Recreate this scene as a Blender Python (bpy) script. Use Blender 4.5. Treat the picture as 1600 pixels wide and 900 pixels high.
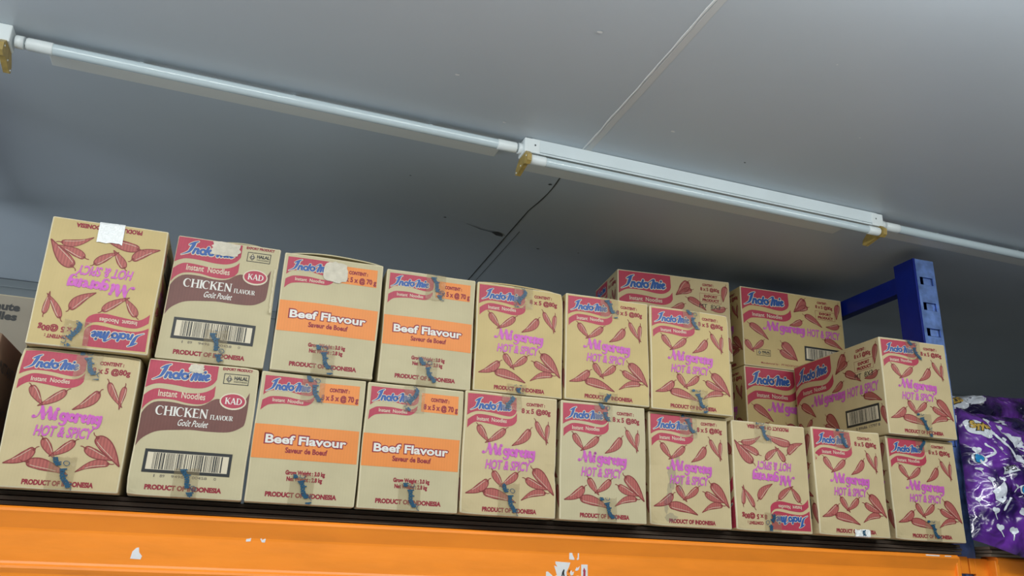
import bpy, bmesh, math, random
from mathutils import Matrix, Vector, noise

for o in list(bpy.data.objects):
    bpy.data.objects.remove(o)
SC = bpy.context.scene
COL = SC.collection
Z0 = 1.75            # height of the shelf deck above the floor
CEIL = Z0 + 0.985    # ceiling height

# ------------------------------------------------------------------ camera
cam = bpy.data.cameras.new('camera')
cam.sensor_width = 36.0
cam.lens = 1281.25 / 1600 * 36.0
cam.clip_start = 0.01
camo = bpy.data.objects.new('camera', cam)
R = [(0.9505939349633895, -0.3085044011901032, 0.03458620038588853),
     (0.1333993128757307, 0.3053404543436169, -0.9428530268634082),
     (0.2803137423229191, 0.9008841442646911, 0.33140905913591234)]
ax, ay, az = Vector(R[0]), -Vector(R[1]), -Vector(R[2])
M = Matrix((ax, ay, az)).transposed().to_4x4()
M.translation = Vector((0.0934, -1.9951, Z0 - 0.13645))
camo.matrix_world = M
COL.objects.link(camo)
SC.camera = camo

# ------------------------------------------------------------------ light
SC.view_settings.view_transform = 'Standard'
SC.view_settings.look = 'None'
SC.view_settings.gamma = 1.0
SC.view_settings.use_curve_mapping = False
SC.view_settings.exposure = 0.0
w = bpy.data.worlds.new('world')
SC.world = w
w.use_nodes = True
w.node_tree.nodes['Background'].inputs[0].default_value = (0.75, 0.85, 1.0, 1)
w.node_tree.nodes['Background'].inputs[1].default_value = 0.02


def ceiling_lamp(x, y, power, rot, size=1.2, col=(1.0, 0.97, 0.9)):
    l = bpy.data.lights.new('ceiling_lamp', 'AREA')
    l.shape = 'RECTANGLE'
    l.size = size
    l.size_y = 0.05
    l.energy = power
    l.color = col
    o = bpy.data.objects.new('ceiling_lamp', l)
    o.location = (x, y, CEIL - (0.10 if rot < 2 else 0.17))
    o.rotation_euler = (rot, 0, 0)
    COL.objects.link(o)


LAMP_POWER = 10.0
LAMP_COL = (0.97, 1.0, 0.96)
for lx in (-1.7, -0.4, 0.9, 2.2):            # lit tubes over the aisle, above and behind the viewer
    ceiling_lamp(lx, -1.25, LAMP_POWER * 1.12, math.radians(32), col=LAMP_COL)
    ceiling_lamp(lx, -1.25, LAMP_POWER * 0.25, math.radians(180), col=(0.90, 0.96, 1.0))
    ceiling_lamp(lx - 0.3, -3.4, LAMP_POWER, math.radians(12), col=LAMP_COL)
# added cool area light at the left, brightening the ceiling there
dl = bpy.data.lights.new('cool_fill', 'AREA')
dl.shape = 'RECTANGLE'
dl.size = 3.0
dl.size_y = 1.5
dl.energy = 54
dl.color = (0.84, 0.92, 1.0)
dlo = bpy.data.objects.new('cool_fill', dl)
dlo.location = (-3.1, 0.3, 1.35)
dlo.rotation_euler = (math.radians(90), 0, math.radians(-90))
COL.objects.link(dlo)

# ------------------------------------------------------------------ materials
MATS = {}


def rgb(c):
    return (c[0], c[1], c[2], 1)


def mat(name, col, rough=0.6, metal=0.0, spec=0.5, coat=0.0, var=0.0, vscale=8.0, bump=0.0, bscale=60.0,
        flute=0.0, alpha=1.0, stretch=(1, 1, 1)):
    if name in MATS:
        return MATS[name]
    m = bpy.data.materials.new(name)
    m.use_nodes = True
    nt = m.node_tree
    b = nt.nodes['Principled BSDF']
    b.inputs['Base Color'].default_value = rgb(col)
    b.inputs['Roughness'].default_value = rough
    b.inputs['Metallic'].default_value = metal
    b.inputs['Specular IOR Level'].default_value = spec
    b.inputs['Coat Weight'].default_value = coat
    b.inputs['Coat Roughness'].default_value = min(0.25, rough)
    b.inputs['Alpha'].default_value = alpha
    tc = nt.nodes.new('ShaderNodeTexCoord')
    mp = nt.nodes.new('ShaderNodeMapping')
    mp.inputs['Scale'].default_value = stretch
    nt.links.new(tc.outputs['Object'], mp.inputs[0])
    if var > 0 or flute > 0:
        n = nt.nodes.new('ShaderNodeTexNoise')
        n.inputs['Scale'].default_value = vscale
        n.inputs['Detail'].default_value = 5
        nt.links.new(mp.outputs[0], n.inputs['Vector'])
        mr = nt.nodes.new('ShaderNodeMapRange')
        mr.inputs[1].default_value = 0.25
        mr.inputs[2].default_value = 0.75
        mr.inputs[3].default_value = 1 - var
        mr.inputs[4].default_value = 1 + var
        nt.links.new(n.outputs['Fac'], mr.inputs[0])
        last = mr.outputs[0]
        if flute > 0:       # faint vertical stripes of the corrugated board
            wv = nt.nodes.new('ShaderNodeTexWave')
            wv.wave_type = 'BANDS'
            wv.bands_direction = 'X'
            wv.inputs['Scale'].default_value = 46.0
            wv.inputs['Distortion'].default_value = 0.6
            nt.links.new(tc.outputs['Object'], wv.inputs['Vector'])
            m2 = nt.nodes.new('ShaderNodeMapRange')
            m2.inputs[3].default_value = 1 - flute
            m2.inputs[4].default_value = 1 + flute
            nt.links.new(wv.outputs['Fac'], m2.inputs[0])
            mu = nt.nodes.new('ShaderNodeMath')
            mu.operation = 'MULTIPLY'
            nt.links.new(last, mu.inputs[0])
            nt.links.new(m2.outputs[0], mu.inputs[1])
            last = mu.outputs[0]
        vm = nt.nodes.new('ShaderNodeVectorMath')
        vm.operation = 'SCALE'
        vm.inputs[0].default_value = col
        nt.links.new(last, vm.inputs['Scale'])
        nt.links.new(vm.outputs[0], b.inputs['Base Color'])
    if bump > 0:
        n2 = nt.nodes.new('ShaderNodeTexNoise')
        n2.inputs['Scale'].default_value = bscale
        n2.inputs['Detail'].default_value = 3
        nt.links.new(mp.outputs[0], n2.inputs['Vector'])
        bp = nt.nodes.new('ShaderNodeBump')
        bp.inputs['Strength'].default_value = bump
        bp.inputs['Distance'].default_value = 0.01
        nt.links.new(n2.outputs['Fac'], bp.inputs['Height'])
        nt.links.new(bp.outputs[0], b.inputs['Normal'])
    MATS[name] = m
    return m


mat('kraft_yellow', (0.55, 0.425, 0.20), 0.62, spec=0.35, var=0.06, vscale=14, flute=0.007, bump=0.14, bscale=17)
mat('kraft_mid', (0.55, 0.445, 0.255), 0.62, spec=0.35, var=0.06, vscale=14, flute=0.007, bump=0.14, bscale=17)
mat('kraft_beige', (0.52, 0.455, 0.29), 0.62, spec=0.35, var=0.05, vscale=14, flute=0.007, bump=0.14, bscale=17)
mat('kraft_grey', (0.40, 0.36, 0.29), 0.65, spec=0.3, var=0.05, vscale=10)
mat('kraft_shaded', (0.20, 0.13, 0.085), 0.7, spec=0.2, var=0.15, vscale=10)  # side shade of the leftmost carton put into its board colour
mat('board_edge', (0.66, 0.58, 0.40), 0.8)
mat('print_red', (0.42, 0.036, 0.075), 0.5, var=0.08, vscale=30, flute=0.03)
mat('print_deep_red', (0.27, 0.016, 0.032), 0.55)
mat('print_chilli', (0.385, 0.098, 0.085), 0.55, var=0.05, vscale=40, flute=0.16)
mat('print_chilli_line', (0.22, 0.03, 0.03), 0.55)
mat('print_pink', (0.55, 0.105, 0.46), 0.5, var=0.12, vscale=60)
mat('print_blue', (0.022, 0.092, 0.33), 0.45)
mat('print_white', (0.72, 0.70, 0.66), 0.5)
mat('print_cream', (0.66, 0.58, 0.44), 0.5)
mat('print_orange', (0.76, 0.245, 0.05), 0.5, var=0.03, vscale=30, flute=0.02)
mat('print_brown', (0.150, 0.052, 0.042), 0.5, var=0.10, vscale=40, flute=0.05)
mat('print_black', (0.018, 0.02, 0.022), 0.5)
mat('print_grey', (0.12, 0.10, 0.09), 0.6)
mat('ink_blue', (0.008, 0.070, 0.14), 0.4)
mat('tape_film', (0.40, 0.31, 0.17), 0.20, alpha=0.27, coat=0.3, bump=0.5, bscale=60)
mat('tape_silver_glare', (0.93, 0.95, 0.96), 0.15, alpha=0.97, coat=0.8, bump=0.7, bscale=90)  # near-white base puts lamp glare into the tape colour
mat('stain_grey', (0.20, 0.22, 0.23), 0.7, alpha=0.22)
mat('paper_torn', (0.62, 0.57, 0.47), 0.85, var=0.12, vscale=60, bump=0.3, bscale=120)
mat('paper_white', (0.74, 0.74, 0.76), 0.7, var=0.04, vscale=60)
mat('rack_orange', (0.98, 0.285, 0.02), 0.38, coat=0.15, var=0.13, vscale=9, bump=0.05, bscale=30, stretch=(0.5, 1, 2))
mat('rack_blue', (0.003, 0.014, 0.20), 0.42, spec=0.3, coat=0.0, var=0.12, vscale=14, bump=0.05, bscale=50)
mat('rack_blue_lit', (0.22, 0.36, 0.80), 0.36, metal=0.6, coat=0.6, var=0.4, vscale=30, bump=0.12, bscale=45)  # upright fronts: paler, metallic blue imitates lamp gloss on the same paint
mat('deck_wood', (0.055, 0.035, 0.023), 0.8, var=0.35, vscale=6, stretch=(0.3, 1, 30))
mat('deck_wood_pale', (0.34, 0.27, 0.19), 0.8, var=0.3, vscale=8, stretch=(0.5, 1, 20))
mat('lamp_white', (0.68, 0.76, 0.80), 0.35, var=0.05, vscale=10)
mat('lamp_cap', (0.76, 0.82, 0.84), 0.35)
mat('lamp_glass', (0.56, 0.66, 0.71), 0.16, coat=0.6)
mat('lamp_holder_amber', (0.38, 0.27, 0.075), 0.42, var=0.3, vscale=60)
mat('lamp_dark', (0.03, 0.035, 0.035), 0.5)
mat('band_grey', (0.66, 0.67, 0.64), 0.5)
mat('ceiling_paint', (0.485, 0.535, 0.585), 0.36, spec=0.5, var=0.05, vscale=1.6, bump=0.03, bscale=4)
mat('wall_paint', (0.24, 0.27, 0.285), 0.6, var=0.05, vscale=2)
mat('floor_tile', (0.45, 0.46, 0.45), 0.5, var=0.08, vscale=3)
mat('seam_filler', (0.74, 0.75, 0.75), 0.6)
mat('seam_dark', (0.06, 0.065, 0.065), 0.8)
mat('seam_tape', (0.55, 0.56, 0.56), 0.5)
mat('bag_cloud', (0.66, 0.70, 0.78), 0.22, coat=0.6, bump=0.25, bscale=60)
mat('bag_gold', (0.55, 0.36, 0.07), 0.3, coat=0.4)
mat('bag_blue', (0.02, 0.25, 0.55), 0.15, coat=0.8)
mat('bag_black', (0.015, 0.012, 0.02), 0.3)


def bag_material(name, dark, light, scale, seed):
    m = bpy.data.materials.new(name)
    m.use_nodes = True
    nt = m.node_tree
    b = nt.nodes['Principled BSDF']
    b.inputs['Roughness'].default_value = 0.22
    b.inputs['Coat Weight'].default_value = 0.7
    b.inputs['Coat Roughness'].default_value = 0.08
    tc = nt.nodes.new('ShaderNodeTexCoord')
    mp = nt.nodes.new('ShaderNodeMapping')
    mp.inputs['Location'].default_value = (seed, seed * 2, 0)
    nt.links.new(tc.outputs['Object'], mp.inputs[0])
    n = nt.nodes.new('ShaderNodeTexNoise')
    n.inputs['Scale'].default_value = scale
    n.inputs['Detail'].default_value = 2
    n.inputs['Distortion'].default_value = 0.5
    nt.links.new(mp.outputs[0], n.inputs['Vector'])
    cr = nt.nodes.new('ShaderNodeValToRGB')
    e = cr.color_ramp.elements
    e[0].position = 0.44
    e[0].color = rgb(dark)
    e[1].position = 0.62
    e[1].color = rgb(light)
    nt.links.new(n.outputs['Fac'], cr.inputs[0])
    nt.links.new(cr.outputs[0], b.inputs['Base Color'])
    n2 = nt.nodes.new('ShaderNodeTexNoise')
    n2.inputs['Scale'].default_value = 15
    n2.inputs['Detail'].default_value = 2
    n2.inputs['Distortion'].default_value = 0.7
    nt.links.new(mp.outputs[0], n2.inputs['Vector'])
    bp = nt.nodes.new('ShaderNodeBump')
    bp.inputs['Strength'].default_value = 0.9
    bp.inputs['Distance'].default_value = 0.03
    nt.links.new(n2.outputs['Fac'], bp.inputs['Height'])
    nt.links.new(bp.outputs[0], b.inputs['Normal'])
    MATS[name] = m


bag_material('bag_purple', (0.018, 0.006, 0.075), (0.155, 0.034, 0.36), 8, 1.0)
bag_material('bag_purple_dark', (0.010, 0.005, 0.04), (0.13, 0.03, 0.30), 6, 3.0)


# ------------------------------------------------------------------ helpers
def thing(name, label, cat, loc=(0, 0, 0), rotz=0.0, group=None):
    o = bpy.data.objects.new(name, None)
    o.empty_display_size = 0.05
    COL.objects.link(o)
    o.location = loc
    o.rotation_euler = (0, 0, rotz)
    o['label'] = label
    o['category'] = cat
    if group:
        o['group'] = group
    return o


def link(name, me, parent=None, mats=(), label=None):
    o = bpy.data.objects.new(name, me)
    for m in mats:
        me.materials.append(MATS[m])
    COL.objects.link(o)
    if parent is not None:
        o.parent = parent
    if label:
        o['label'] = label
    return o


def from_bm(name, bm, parent=None, mats=(), label=None, smooth=False):
    me = bpy.data.meshes.new(name)
    bm.normal_update()
    bm.to_mesh(me)
    bm.free()
    if smooth:
        for p in me.polygons:
            p.use_smooth = True
    return link(name, me, parent, mats, label)


def structure(o):
    o['kind'] = 'structure'
    return o


def add_box(bm, x0, x1, y0, y1, z0, z1, bevel=0.0, mi=0, seg=2):
    r = bmesh.ops.create_cube(bm, size=1.0)
    for v in r['verts']:
        v.co = Vector((x0 + (v.co.x + 0.5) * (x1 - x0), y0 + (v.co.y + 0.5) * (y1 - y0), z0 + (v.co.z + 0.5) * (z1 - z0)))
    fs = set(f for v in r['verts'] for f in v.link_faces)
    for f in fs:
        f.material_index = mi
    if bevel > 0:
        es = list(set(e for v in r['verts'] for e in v.link_edges))
        bmesh.ops.bevel(bm, geom=es, offset=bevel, segments=seg, affect='EDGES', profile=0.5)


def add_prism_x(bm, prof, x0, x1, mi=0):
    """closed (y, z) outline swept from x0 to x1"""
    a = [bm.verts.new((x0, y, z)) for y, z in prof]
    b = [bm.verts.new((x1, y, z)) for y, z in prof]
    n = len(prof)
    for i in range(n):
        f = bm.faces.new((a[i], a[(i + 1) % n], b[(i + 1) % n], b[i]))
        f.material_index = mi
    for loop in (list(reversed(a)), b):
        f = bm.faces.new(loop)
        f.material_index = mi
    bmesh.ops.recalc_face_normals(bm, faces=bm.faces)


def add_lathe_x(bm, prof, seg=20, mi=0, cy=0.0, cz=0.0):
    """(x, radius) profile turned round the x axis"""
    rings = []
    for x, r in prof:
        rings.append([bm.verts.new((x, cy + r * math.cos(2 * math.pi * k / seg), cz + r * math.sin(2 * math.pi * k / seg)))
                      for k in range(seg)])
    for a, b in zip(rings, rings[1:]):
        for k in range(seg):
            f = bm.faces.new((a[k], a[(k + 1) % seg], b[(k + 1) % seg], b[k]))
            f.material_index = mi
            f.smooth = True
    for ring in (list(reversed(rings[0])), rings[-1]):
        f = bm.faces.new(ring)
        f.material_index = mi
    bmesh.ops.recalc_face_normals(bm, faces=bm.faces)


def catmull(pts, n=6):
    out = []
    P = [pts[0]] + list(pts) + [pts[-1]]
    for i in range(1, len(P) - 2):
        p0, p1, p2, p3 = P[i - 1], P[i], P[i + 1], P[i + 2]
        for k in range(n):
            t = k / n
            out.append(tuple(0.5 * (2 * b + (c - a) * t + (2 * a - 5 * b + 4 * c - d) * t * t + (3 * b - a - 3 * c + d) * t ** 3)
                             for a, b, c, d in zip(p0, p1, p2, p3)))
    out.append(tuple(pts[-1]))
    return out


# ------------------------------------------------------------------ flat lettering and printing (millimetres, u right, v down)
_text_cache = {}


def text_shape(s, bold=0.0):
    key = (s, bold)
    if key not in _text_cache:
        cu = bpy.data.curves.new('t', 'FONT')
        cu.body = s
        cu.offset = bold
        cu.resolution_u = 3
        ob = bpy.data.objects.new('t', cu)
        me = bpy.data.meshes.new_from_object(ob)
        vs = [(v.co.x, v.co.y) for v in me.vertices]
        fs = [tuple(p.vertices) for p in me.polygons]
        bpy.data.objects.remove(ob)
        bpy.data.curves.remove(cu)
        bpy.data.meshes.remove(me)
        x0 = min(v[0] for v in vs)
        x1 = max(v[0] for v in vs)
        y0 = min(v[1] for v in vs)
        y1 = max(v[1] for v in vs)
        vs = [((x - x0) / (x1 - x0), (y - y0) / (y1 - y0)) for x, y in vs]
        _text_cache[key] = (vs, fs)
    return _text_cache[key]


class Print:
    """layers of flat shapes; each shape: (material, layer, verts, faces)"""

    def __init__(self):
        self.shapes = []

    def add(self, m, layer, vs, fs):
        self.shapes.append((m, layer, [tuple(v) for v in vs], fs))

    def poly(self, m, layer, pts):
        self.add(m, layer, pts, [tuple(range(len(pts)))])

    def rect(self, m, layer, u0, v0, u1, v1):
        self.poly(m, layer, [(u0, v0), (u1, v0), (u1, v1), (u0, v1)])

    def frame(self, m, layer, u0, v0, u1, v1, t):
        self.rect(m, layer, u0, v0, u1, v0 + t)
        self.rect(m, layer, u0, v1 - t, u1, v1)
        self.rect(m, layer, u0, v0 + t, u0 + t, v1 - t)
        self.rect(m, layer, u1 - t, v0 + t, u1, v1 - t)

    def text(self, m, layer, s, u0, vb, u1, vt, shear=0.0, bold=0.02, slope=0.0, grow=0.0):
        """text set between u0..u1, baseline box bottom vb, top vt"""
        vs, fs = text_shape(s, bold)
        u0 -= grow
        u1 += grow
        vb += grow
        vt -= grow
        H = vb - vt
        W = u1 - u0 - shear * H
        self.add(m, layer, [(u0 + x * W + shear * y * H, vb - y * H + slope * x * W) for x, y in vs], fs)

    def ribbon(self, m, layer, pts, cap=True, n=5, grow=0.0, smooth=True):
        P = catmull(pts, n) if smooth and len(pts) > 2 else list(pts)
        vs, fs = [], []
        for i, p in enumerate(P):
            a = P[max(i - 1, 0)]
            b = P[min(i + 1, len(P) - 1)]
            dx, dy = b[0] - a[0], b[1] - a[1]
            L = math.hypot(dx, dy) or 1e-6
            h = (p[2] + grow) / 2
            vs.append((p[0] - dy / L * h, p[1] + dx / L * h))
            vs.append((p[0] + dy / L * h, p[1] - dx / L * h))
        for i in range(len(P) - 1):
            fs.append((2 * i, 2 * i + 1, 2 * i + 3, 2 * i + 2))
        self.add(m, layer, vs, fs)
        if cap:
            for p in (P[0], P[-1]):
                r = (p[2] + grow) / 2
                if r > 0.3:
                    self.poly(m, layer, [(p[0] + r * math.cos(k * math.pi / 4), p[1] + r * math.sin(k * math.pi / 4)) for k in range(8)])

    def strokes(self, m, layer, glyph, u0, vb, sc, scy=None, grow=0.0, shear=0.0, n=5, cap=True, slope=0.0):
        scy = scy or sc
        for k, st in enumerate(glyph):
            self.ribbon(m, layer + 0.04 * k, [(u0 + (x + shear * y) * sc, vb - y * scy + slope * x * sc, wd * sc) for x, y, wd in st], n=n, grow=grow, cap=cap)

    def disc(self, m, layer, u, v, ru, rv, n=24):
        self.poly(m, layer, [(u + ru * math.cos(2 * math.pi * k / n), v + rv * math.sin(2 * math.pi * k / n)) for k in range(n)])

    def ring(self, m, layer, u, v, r, t, n=18):
        vs, fs = [], []
        for k in range(n):
            c, s = math.cos(2 * math.pi * k / n), math.sin(2 * math.pi * k / n)
            vs += [(u + r * c, v + r * s), (u + (r - t) * c, v + (r - t) * s)]
            j = (k + 1) % n
            fs.append((2 * k, 2 * j, 2 * j + 1, 2 * k + 1))
        self.add(m, layer, vs, fs)

    def strip(self, m, layer, top, bot, n=5):
        """band between two curves given left to right"""
        A, B = catmull(top, n), catmull(bot, n)

        def at(P, t):
            f = t * (len(P) - 1)
            i = min(int(f), len(P) - 2)
            f -= i
            return tuple(P[i][k] * (1 - f) + P[i + 1][k] * f for k in (0, 1))
        N = 36
        vs, fs = [], []
        for i in range(N + 1):
            vs += [at(A, i / N), at(B, i / N)]
        for i in range(N):
            fs.append((2 * i, 2 * i + 2, 2 * i + 3, 2 * i + 1))
        self.add(m, layer, vs, fs)

    def chilli(self, s, t, wid, bend=0.12, side=1, layer=0):
        """a chilli printed from stem end s to tip t"""
        sx, sy = s
        tx, ty = t
        dx, dy = tx - sx, ty - sy
        L = math.hypot(dx, dy)
        ex, ey = dx / L, dy / L
        nx, ny = -ey * side, ex * side

        def P(a, o):
            return (sx + ex * a * L + nx * (o + bend * L * math.sin(math.pi * a)), sy + ey * a * L + ny * (o + bend * L * math.sin(math.pi * a)))
        prof = [(0.13, 0.16), (0.16, 0.55), (0.22, 0.82), (0.32, 1.0), (0.45, 1.0), (0.6, 0.82), (0.75, 0.56), (0.88, 0.28), (1.0, 0.03)]
        up = [P(a, -wid / 2 * k) for a, k in prof]
        dn = [P(a, wid / 2 * k) for a, k in prof]
        self.strip('print_chilli', layer, up, dn, n=3)
        lw = max(0.9, wid * 0.075)
        self.ribbon('print_chilli_line', layer + 1, [(x, y, lw * (0.6 + 0.8 * (i % 3 != 0))) for i, (x, y) in enumerate(up)], n=3)
        self.ribbon('print_chilli_line', layer + 1, [(x, y, lw * 1.2) for x, y in dn], n=3)
        hl = [P(a, -wid / 2 * k * 0.62) for a, k in prof[2:7]]
        self.ribbon('print_cream', layer + 1, [(x, y, 0.9) for x, y in hl], n=3)
        st = [P(0.0, wid * 0.10), P(0.05, 0.0), P(0.10, 0.0), P(0.15, 0.0)]
        self.ribbon('print_chilli_line', layer + 1, [(st[0][0], st[0][1], 1.6), (st[1][0], st[1][1], 1.8), (st[2][0], st[2][1], 2.0), (st[3][0], st[3][1], wid * 0.32)], n=3)


def ell(cx, cy, rx, ry, wd, n=12, a0=0.0):
    return [(cx + rx * math.cos(a0 + 2 * math.pi * k / n), cy + ry * math.sin(a0 + 2 * math.pi * k / n), wd) for k in range(n + 1)]


# brush-script brand lettering, 100 wide and 30 high
LOGO = [
    [(0, -1, 0.6), (7, 2.5, 1.8), (13.5, 7, 4), (17, 14, 6), (20, 22, 6), (22, 27, 4.5)],
    [(12, 22, 1.8), (16, 24.5, 3.4), (21, 27.5, 3.6), (28, 31, 1.4)],
    [(24.5, 14.5, 4.2), (21.5, 4, 5)], [(22, 8, 2.6), (26.5, 13.5, 3.8), (30, 13, 4.8), (29.5, 5, 5), (32.5, 3.6, 2.4)],
    ell(39.5, 8.5, 4.6, 5.2, 4.4), [(49, 20, 4.8), (45, 8, 5), (44.5, 4, 4.8), (48, 3.4, 2)],
    ell(55.5, 9, 4.9, 5.3, 4.4), [(59, 13, 2.2), (64, 17.5, 1.6), (69.5, 21.5, 2.4), (72.5, 23, 3)],
    [(74, 22, 5), (70.5, 11, 5.4), (68, 3, 5.4)], [(69.5, 9, 2.6), (73.5, 16, 4), (77, 15, 5), (75, 3.5, 5)],
    [(76, 9, 2.6), (80, 15.5, 4), (83.2, 14, 4.8), (81.2, 4.5, 4.8), (83.5, 3.4, 2.4)],
    [(88.5, 13.5, 4.8), (86.5, 5, 5), (89, 3.2, 2.2)], [(90, 19.6, 5), (90.4, 20.2, 5)],
    [(92.5, 8.6, 2.6), (97.5, 11, 3.2), (98, 14, 3.4), (94.5, 14.2, 4.2), (92, 9, 5), (94, 4, 4.6), (100, 6.6, 2)],
]
# heavy flowing script, 100 wide and 24 high
MIG = [
    [(3, 2.5, 5.5), (3.6, 2.7, 5.5)], [(3, 1, 2.4), (7.5, 2.5, 1.4), (11, 11, 1.8), (13.5, 22, 2.6)],
    [(13.5, 22.5, 4.4), (15.5, 12, 6.2), (17, 1, 5.6)], [(17.5, 1.5, 1.6), (21, 12, 1.8), (25, 22.5, 3)],
    [(25, 22.5, 4.4), (26.5, 12, 6.4), (27.5, 2, 6), (30.5, 2.2, 1.8)],
    [(34.5, 14.5, 5.6), (33.5, 7, 6), (34, 1.4, 5), (37, 3, 1.6)], [(36, 20.6, 5.4), (36.6, 21, 5.4)],
    ell(46, 8, 3.7, 5.6, 4.6), [(51.5, 14.5, 4.6), (50.5, 2, 5), (48.5, -6, 3.6), (44, -8, 2.4), (41.6, -5, 2.6)],
    ell(58.5, 7.6, 3.8, 5.6, 4.8),
    [(66, 14.5, 5.4), (65, 1, 5.8)], [(66, 9, 2), (69.5, 14, 3.4), (72, 12.5, 4.8)],
    [(74.5, 7.4, 2.4), (79, 9.6, 2.6), (79.4, 13, 3), (76.6, 14, 3.8), (74.4, 8, 5.4), (76.5, 1.8, 4.4), (81, 4.4, 1.6)],
    [(84.5, 14.5, 5.4), (83.5, 1, 5.8)], [(84.5, 9, 2), (88, 14, 3.4), (90.4, 12, 5), (89.6, 2, 5.2), (92, 2.4, 1.6)],
    ell(96, 8, 3.2, 5.6, 4.4), [(101, 14.5, 4.6), (100, 2, 5), (98, -6, 3.6), (93.6, -8, 2.4), (91.4, -5, 2.6)],
]


def serif(ch):
    """Roman capitals on a 20-high body: butt-ended strokes; returns strokes, advance"""
    T, t = 3.8, 1.7

    def stem(x, y0=0, y1=20, w=T):
        return [[(x, y0, w), (x, y1, w)], [(x - w * .85, y0 + .55, 1.1), (x + w * .85, y0 + .55, 1.1)], [(x - w * .85, y1 - .55, 1.1), (x + w * .85, y1 - .55, 1.1)]]
    if ch == 'C':
        g = [(8 + 7.2 * math.cos(math.radians(a)), 10 + 9.4 * math.sin(math.radians(a)), 1.4 + 2.6 * max(0, -math.cos(math.radians(a)))) for a in range(42, 321, 16)]
        return [g, [(13.4, 13.6, 1.2), (13.4, 18.4, 1.2)]], 16
    if ch == 'O':
        return [[(9 + 7.6 * math.cos(math.radians(a)), 10 + 9.2 * math.sin(math.radians(a)), 1.6 + 2.4 * abs(math.cos(math.radians(a)))) for a in range(0, 361, 15)]], 18.5
    if ch == 'H':
        return stem(3.4) + stem(15) + [[(3, 10.5, t), (15, 10.5, t)]], 18.6
    if ch == 'I':
        return stem(3.4), 7
    if ch == 'K':
        return stem(3.4) + [[(5, 9, t), (14, 19.6, t)], [(7.5, 11.5, T), (15, .4, T)], [(11.5, 19.4, 1.1), (16, 19.4, 1.1)]], 17
    if ch == 'E':
        return stem(3.4) + [[(3, 19.2, t), (12.4, 19.2, t)], [(3, 10.4, t), (10.6, 10.4, t)], [(3, .8, t), (12.8, .8, t)], [(12.4, 16.4, 1.1), (12.4, 20, 1.1)], [(12.8, 0, 1.1), (12.8, 3.8, 1.1)]], 14.4
    if ch == 'N':
        return [[(3, 0, t), (3, 20, t)], [(3, 19.4, T), (15, .6, T)], [(15, 0, t), (15, 20, t)], [(.6, .5, 1.1), (5.4, .5, 1.1)], [(12.6, 19.5, 1.1), (17.4, 19.5, 1.1)]], 18.4
    if ch == 'F':
        return stem(3.4) + [[(3, 19.2, t), (12, 19.2, t)], [(3, 10.4, t), (10.2, 10.4, t)], [(12, 16.4, 1.1), (12, 20, 1.1)]], 13.2
    if ch == 'L':
        return stem(3.4) + [[(3, .8, t), (12, .8, t)], [(12, 0, 1.1), (12, 4, 1.1)]], 13
    if ch == 'A':
        return [[(1.8, 0, t), (8.6, 19.8, t)], [(8.4, 19.8, T), (15.4, 0, T)], [(4, 6.4, t), (13, 6.4, t)], [(0, .5, 1.1), (4.4, .5, 1.1)], [(12.4, .5, 1.1), (18, .5, 1.1)]], 18
    if ch == 'V':
        return [[(2.4, 20, T), (9, .4, T)], [(9, .4, t), (15, 20, t)], [(0, 19.5, 1.1), (5.6, 19.5, 1.1)], [(12.6, 19.5, 1.1), (17.2, 19.5, 1.1)]], 16.8
    if ch == 'U':
        return [[(3.4, 20, T), (3.4, 7, T), (5, 2.6, 3), (9, 1, t), (13, 2.6, t), (14.6, 7, t), (14.6, 20, t)], [(.4, 19.5, 1.1), (6.4, 19.5, 1.1)], [(12.2, 19.5, 1.1), (17, 19.5, 1.1)]], 17.4
    if ch == 'R':
        return stem(3.4) + [[(3, 19.2, t), (9, 19.2, t), (12.4, 17.4, 2.8), (13, 14.6, 3.4), (12, 11.8, 2.6), (8.6, 10.4, t), (3, 10.4, t)], [(8, 10, T), (14.8, .4, T)]], 16.6
    if ch == 'D':
        return stem(3.4) + [[(3, 19.2, t), (9, 19, t), (14.4, 15, 3), (15.8, 10, 3.8), (14.4, 5, 3), (9, 1, t), (3, .8, t)]], 18
    return [], 8


def serif_word(p, m, layer, s, u0, vb, u1, vt):
    adv = [serif(c) for c in s]
    tot = sum(a[1] for a in adv)
    sx = (u1 - u0) / tot
    sy = (vb - vt) / 20
    x = 0
    for c, (g, a) in zip(s, adv):
        for k, st in enumerate(g):
            p.ribbon(m, layer + 0.05 * k, [(u0 + (x + q[0]) * sx, vb - q[1] * sy, q[2] * (sx + sy) / 2) for q in st], cap=False, n=3,
                     smooth=len(st) > 2)
        x += a


def brand(p, top1, bot1, top2, bot2, logo, inst):
    p.strip('print_red', 0, top1, bot1)
    p.strip('print_red', 0, top2, bot2)
    u0, vb, u1 = logo[:3]
    sc = (u1 - u0) / 102
    sy = (logo[3]) / 31
    slope = logo[4] if len(logo) > 4 else 0
    p.strokes('print_cream', 1, LOGO, u0 + 0.2, vb + 0.2, sc, sy, grow=3.2 * sc, n=4, slope=slope)
    p.strokes('print_blue', 2, LOGO, u0, vb, sc, sy, n=4, slope=slope, grow=0.3 * sc)
    p.text('print_cream', 1, 'Instant  Noodles', *inst, bold=0.012)


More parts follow.
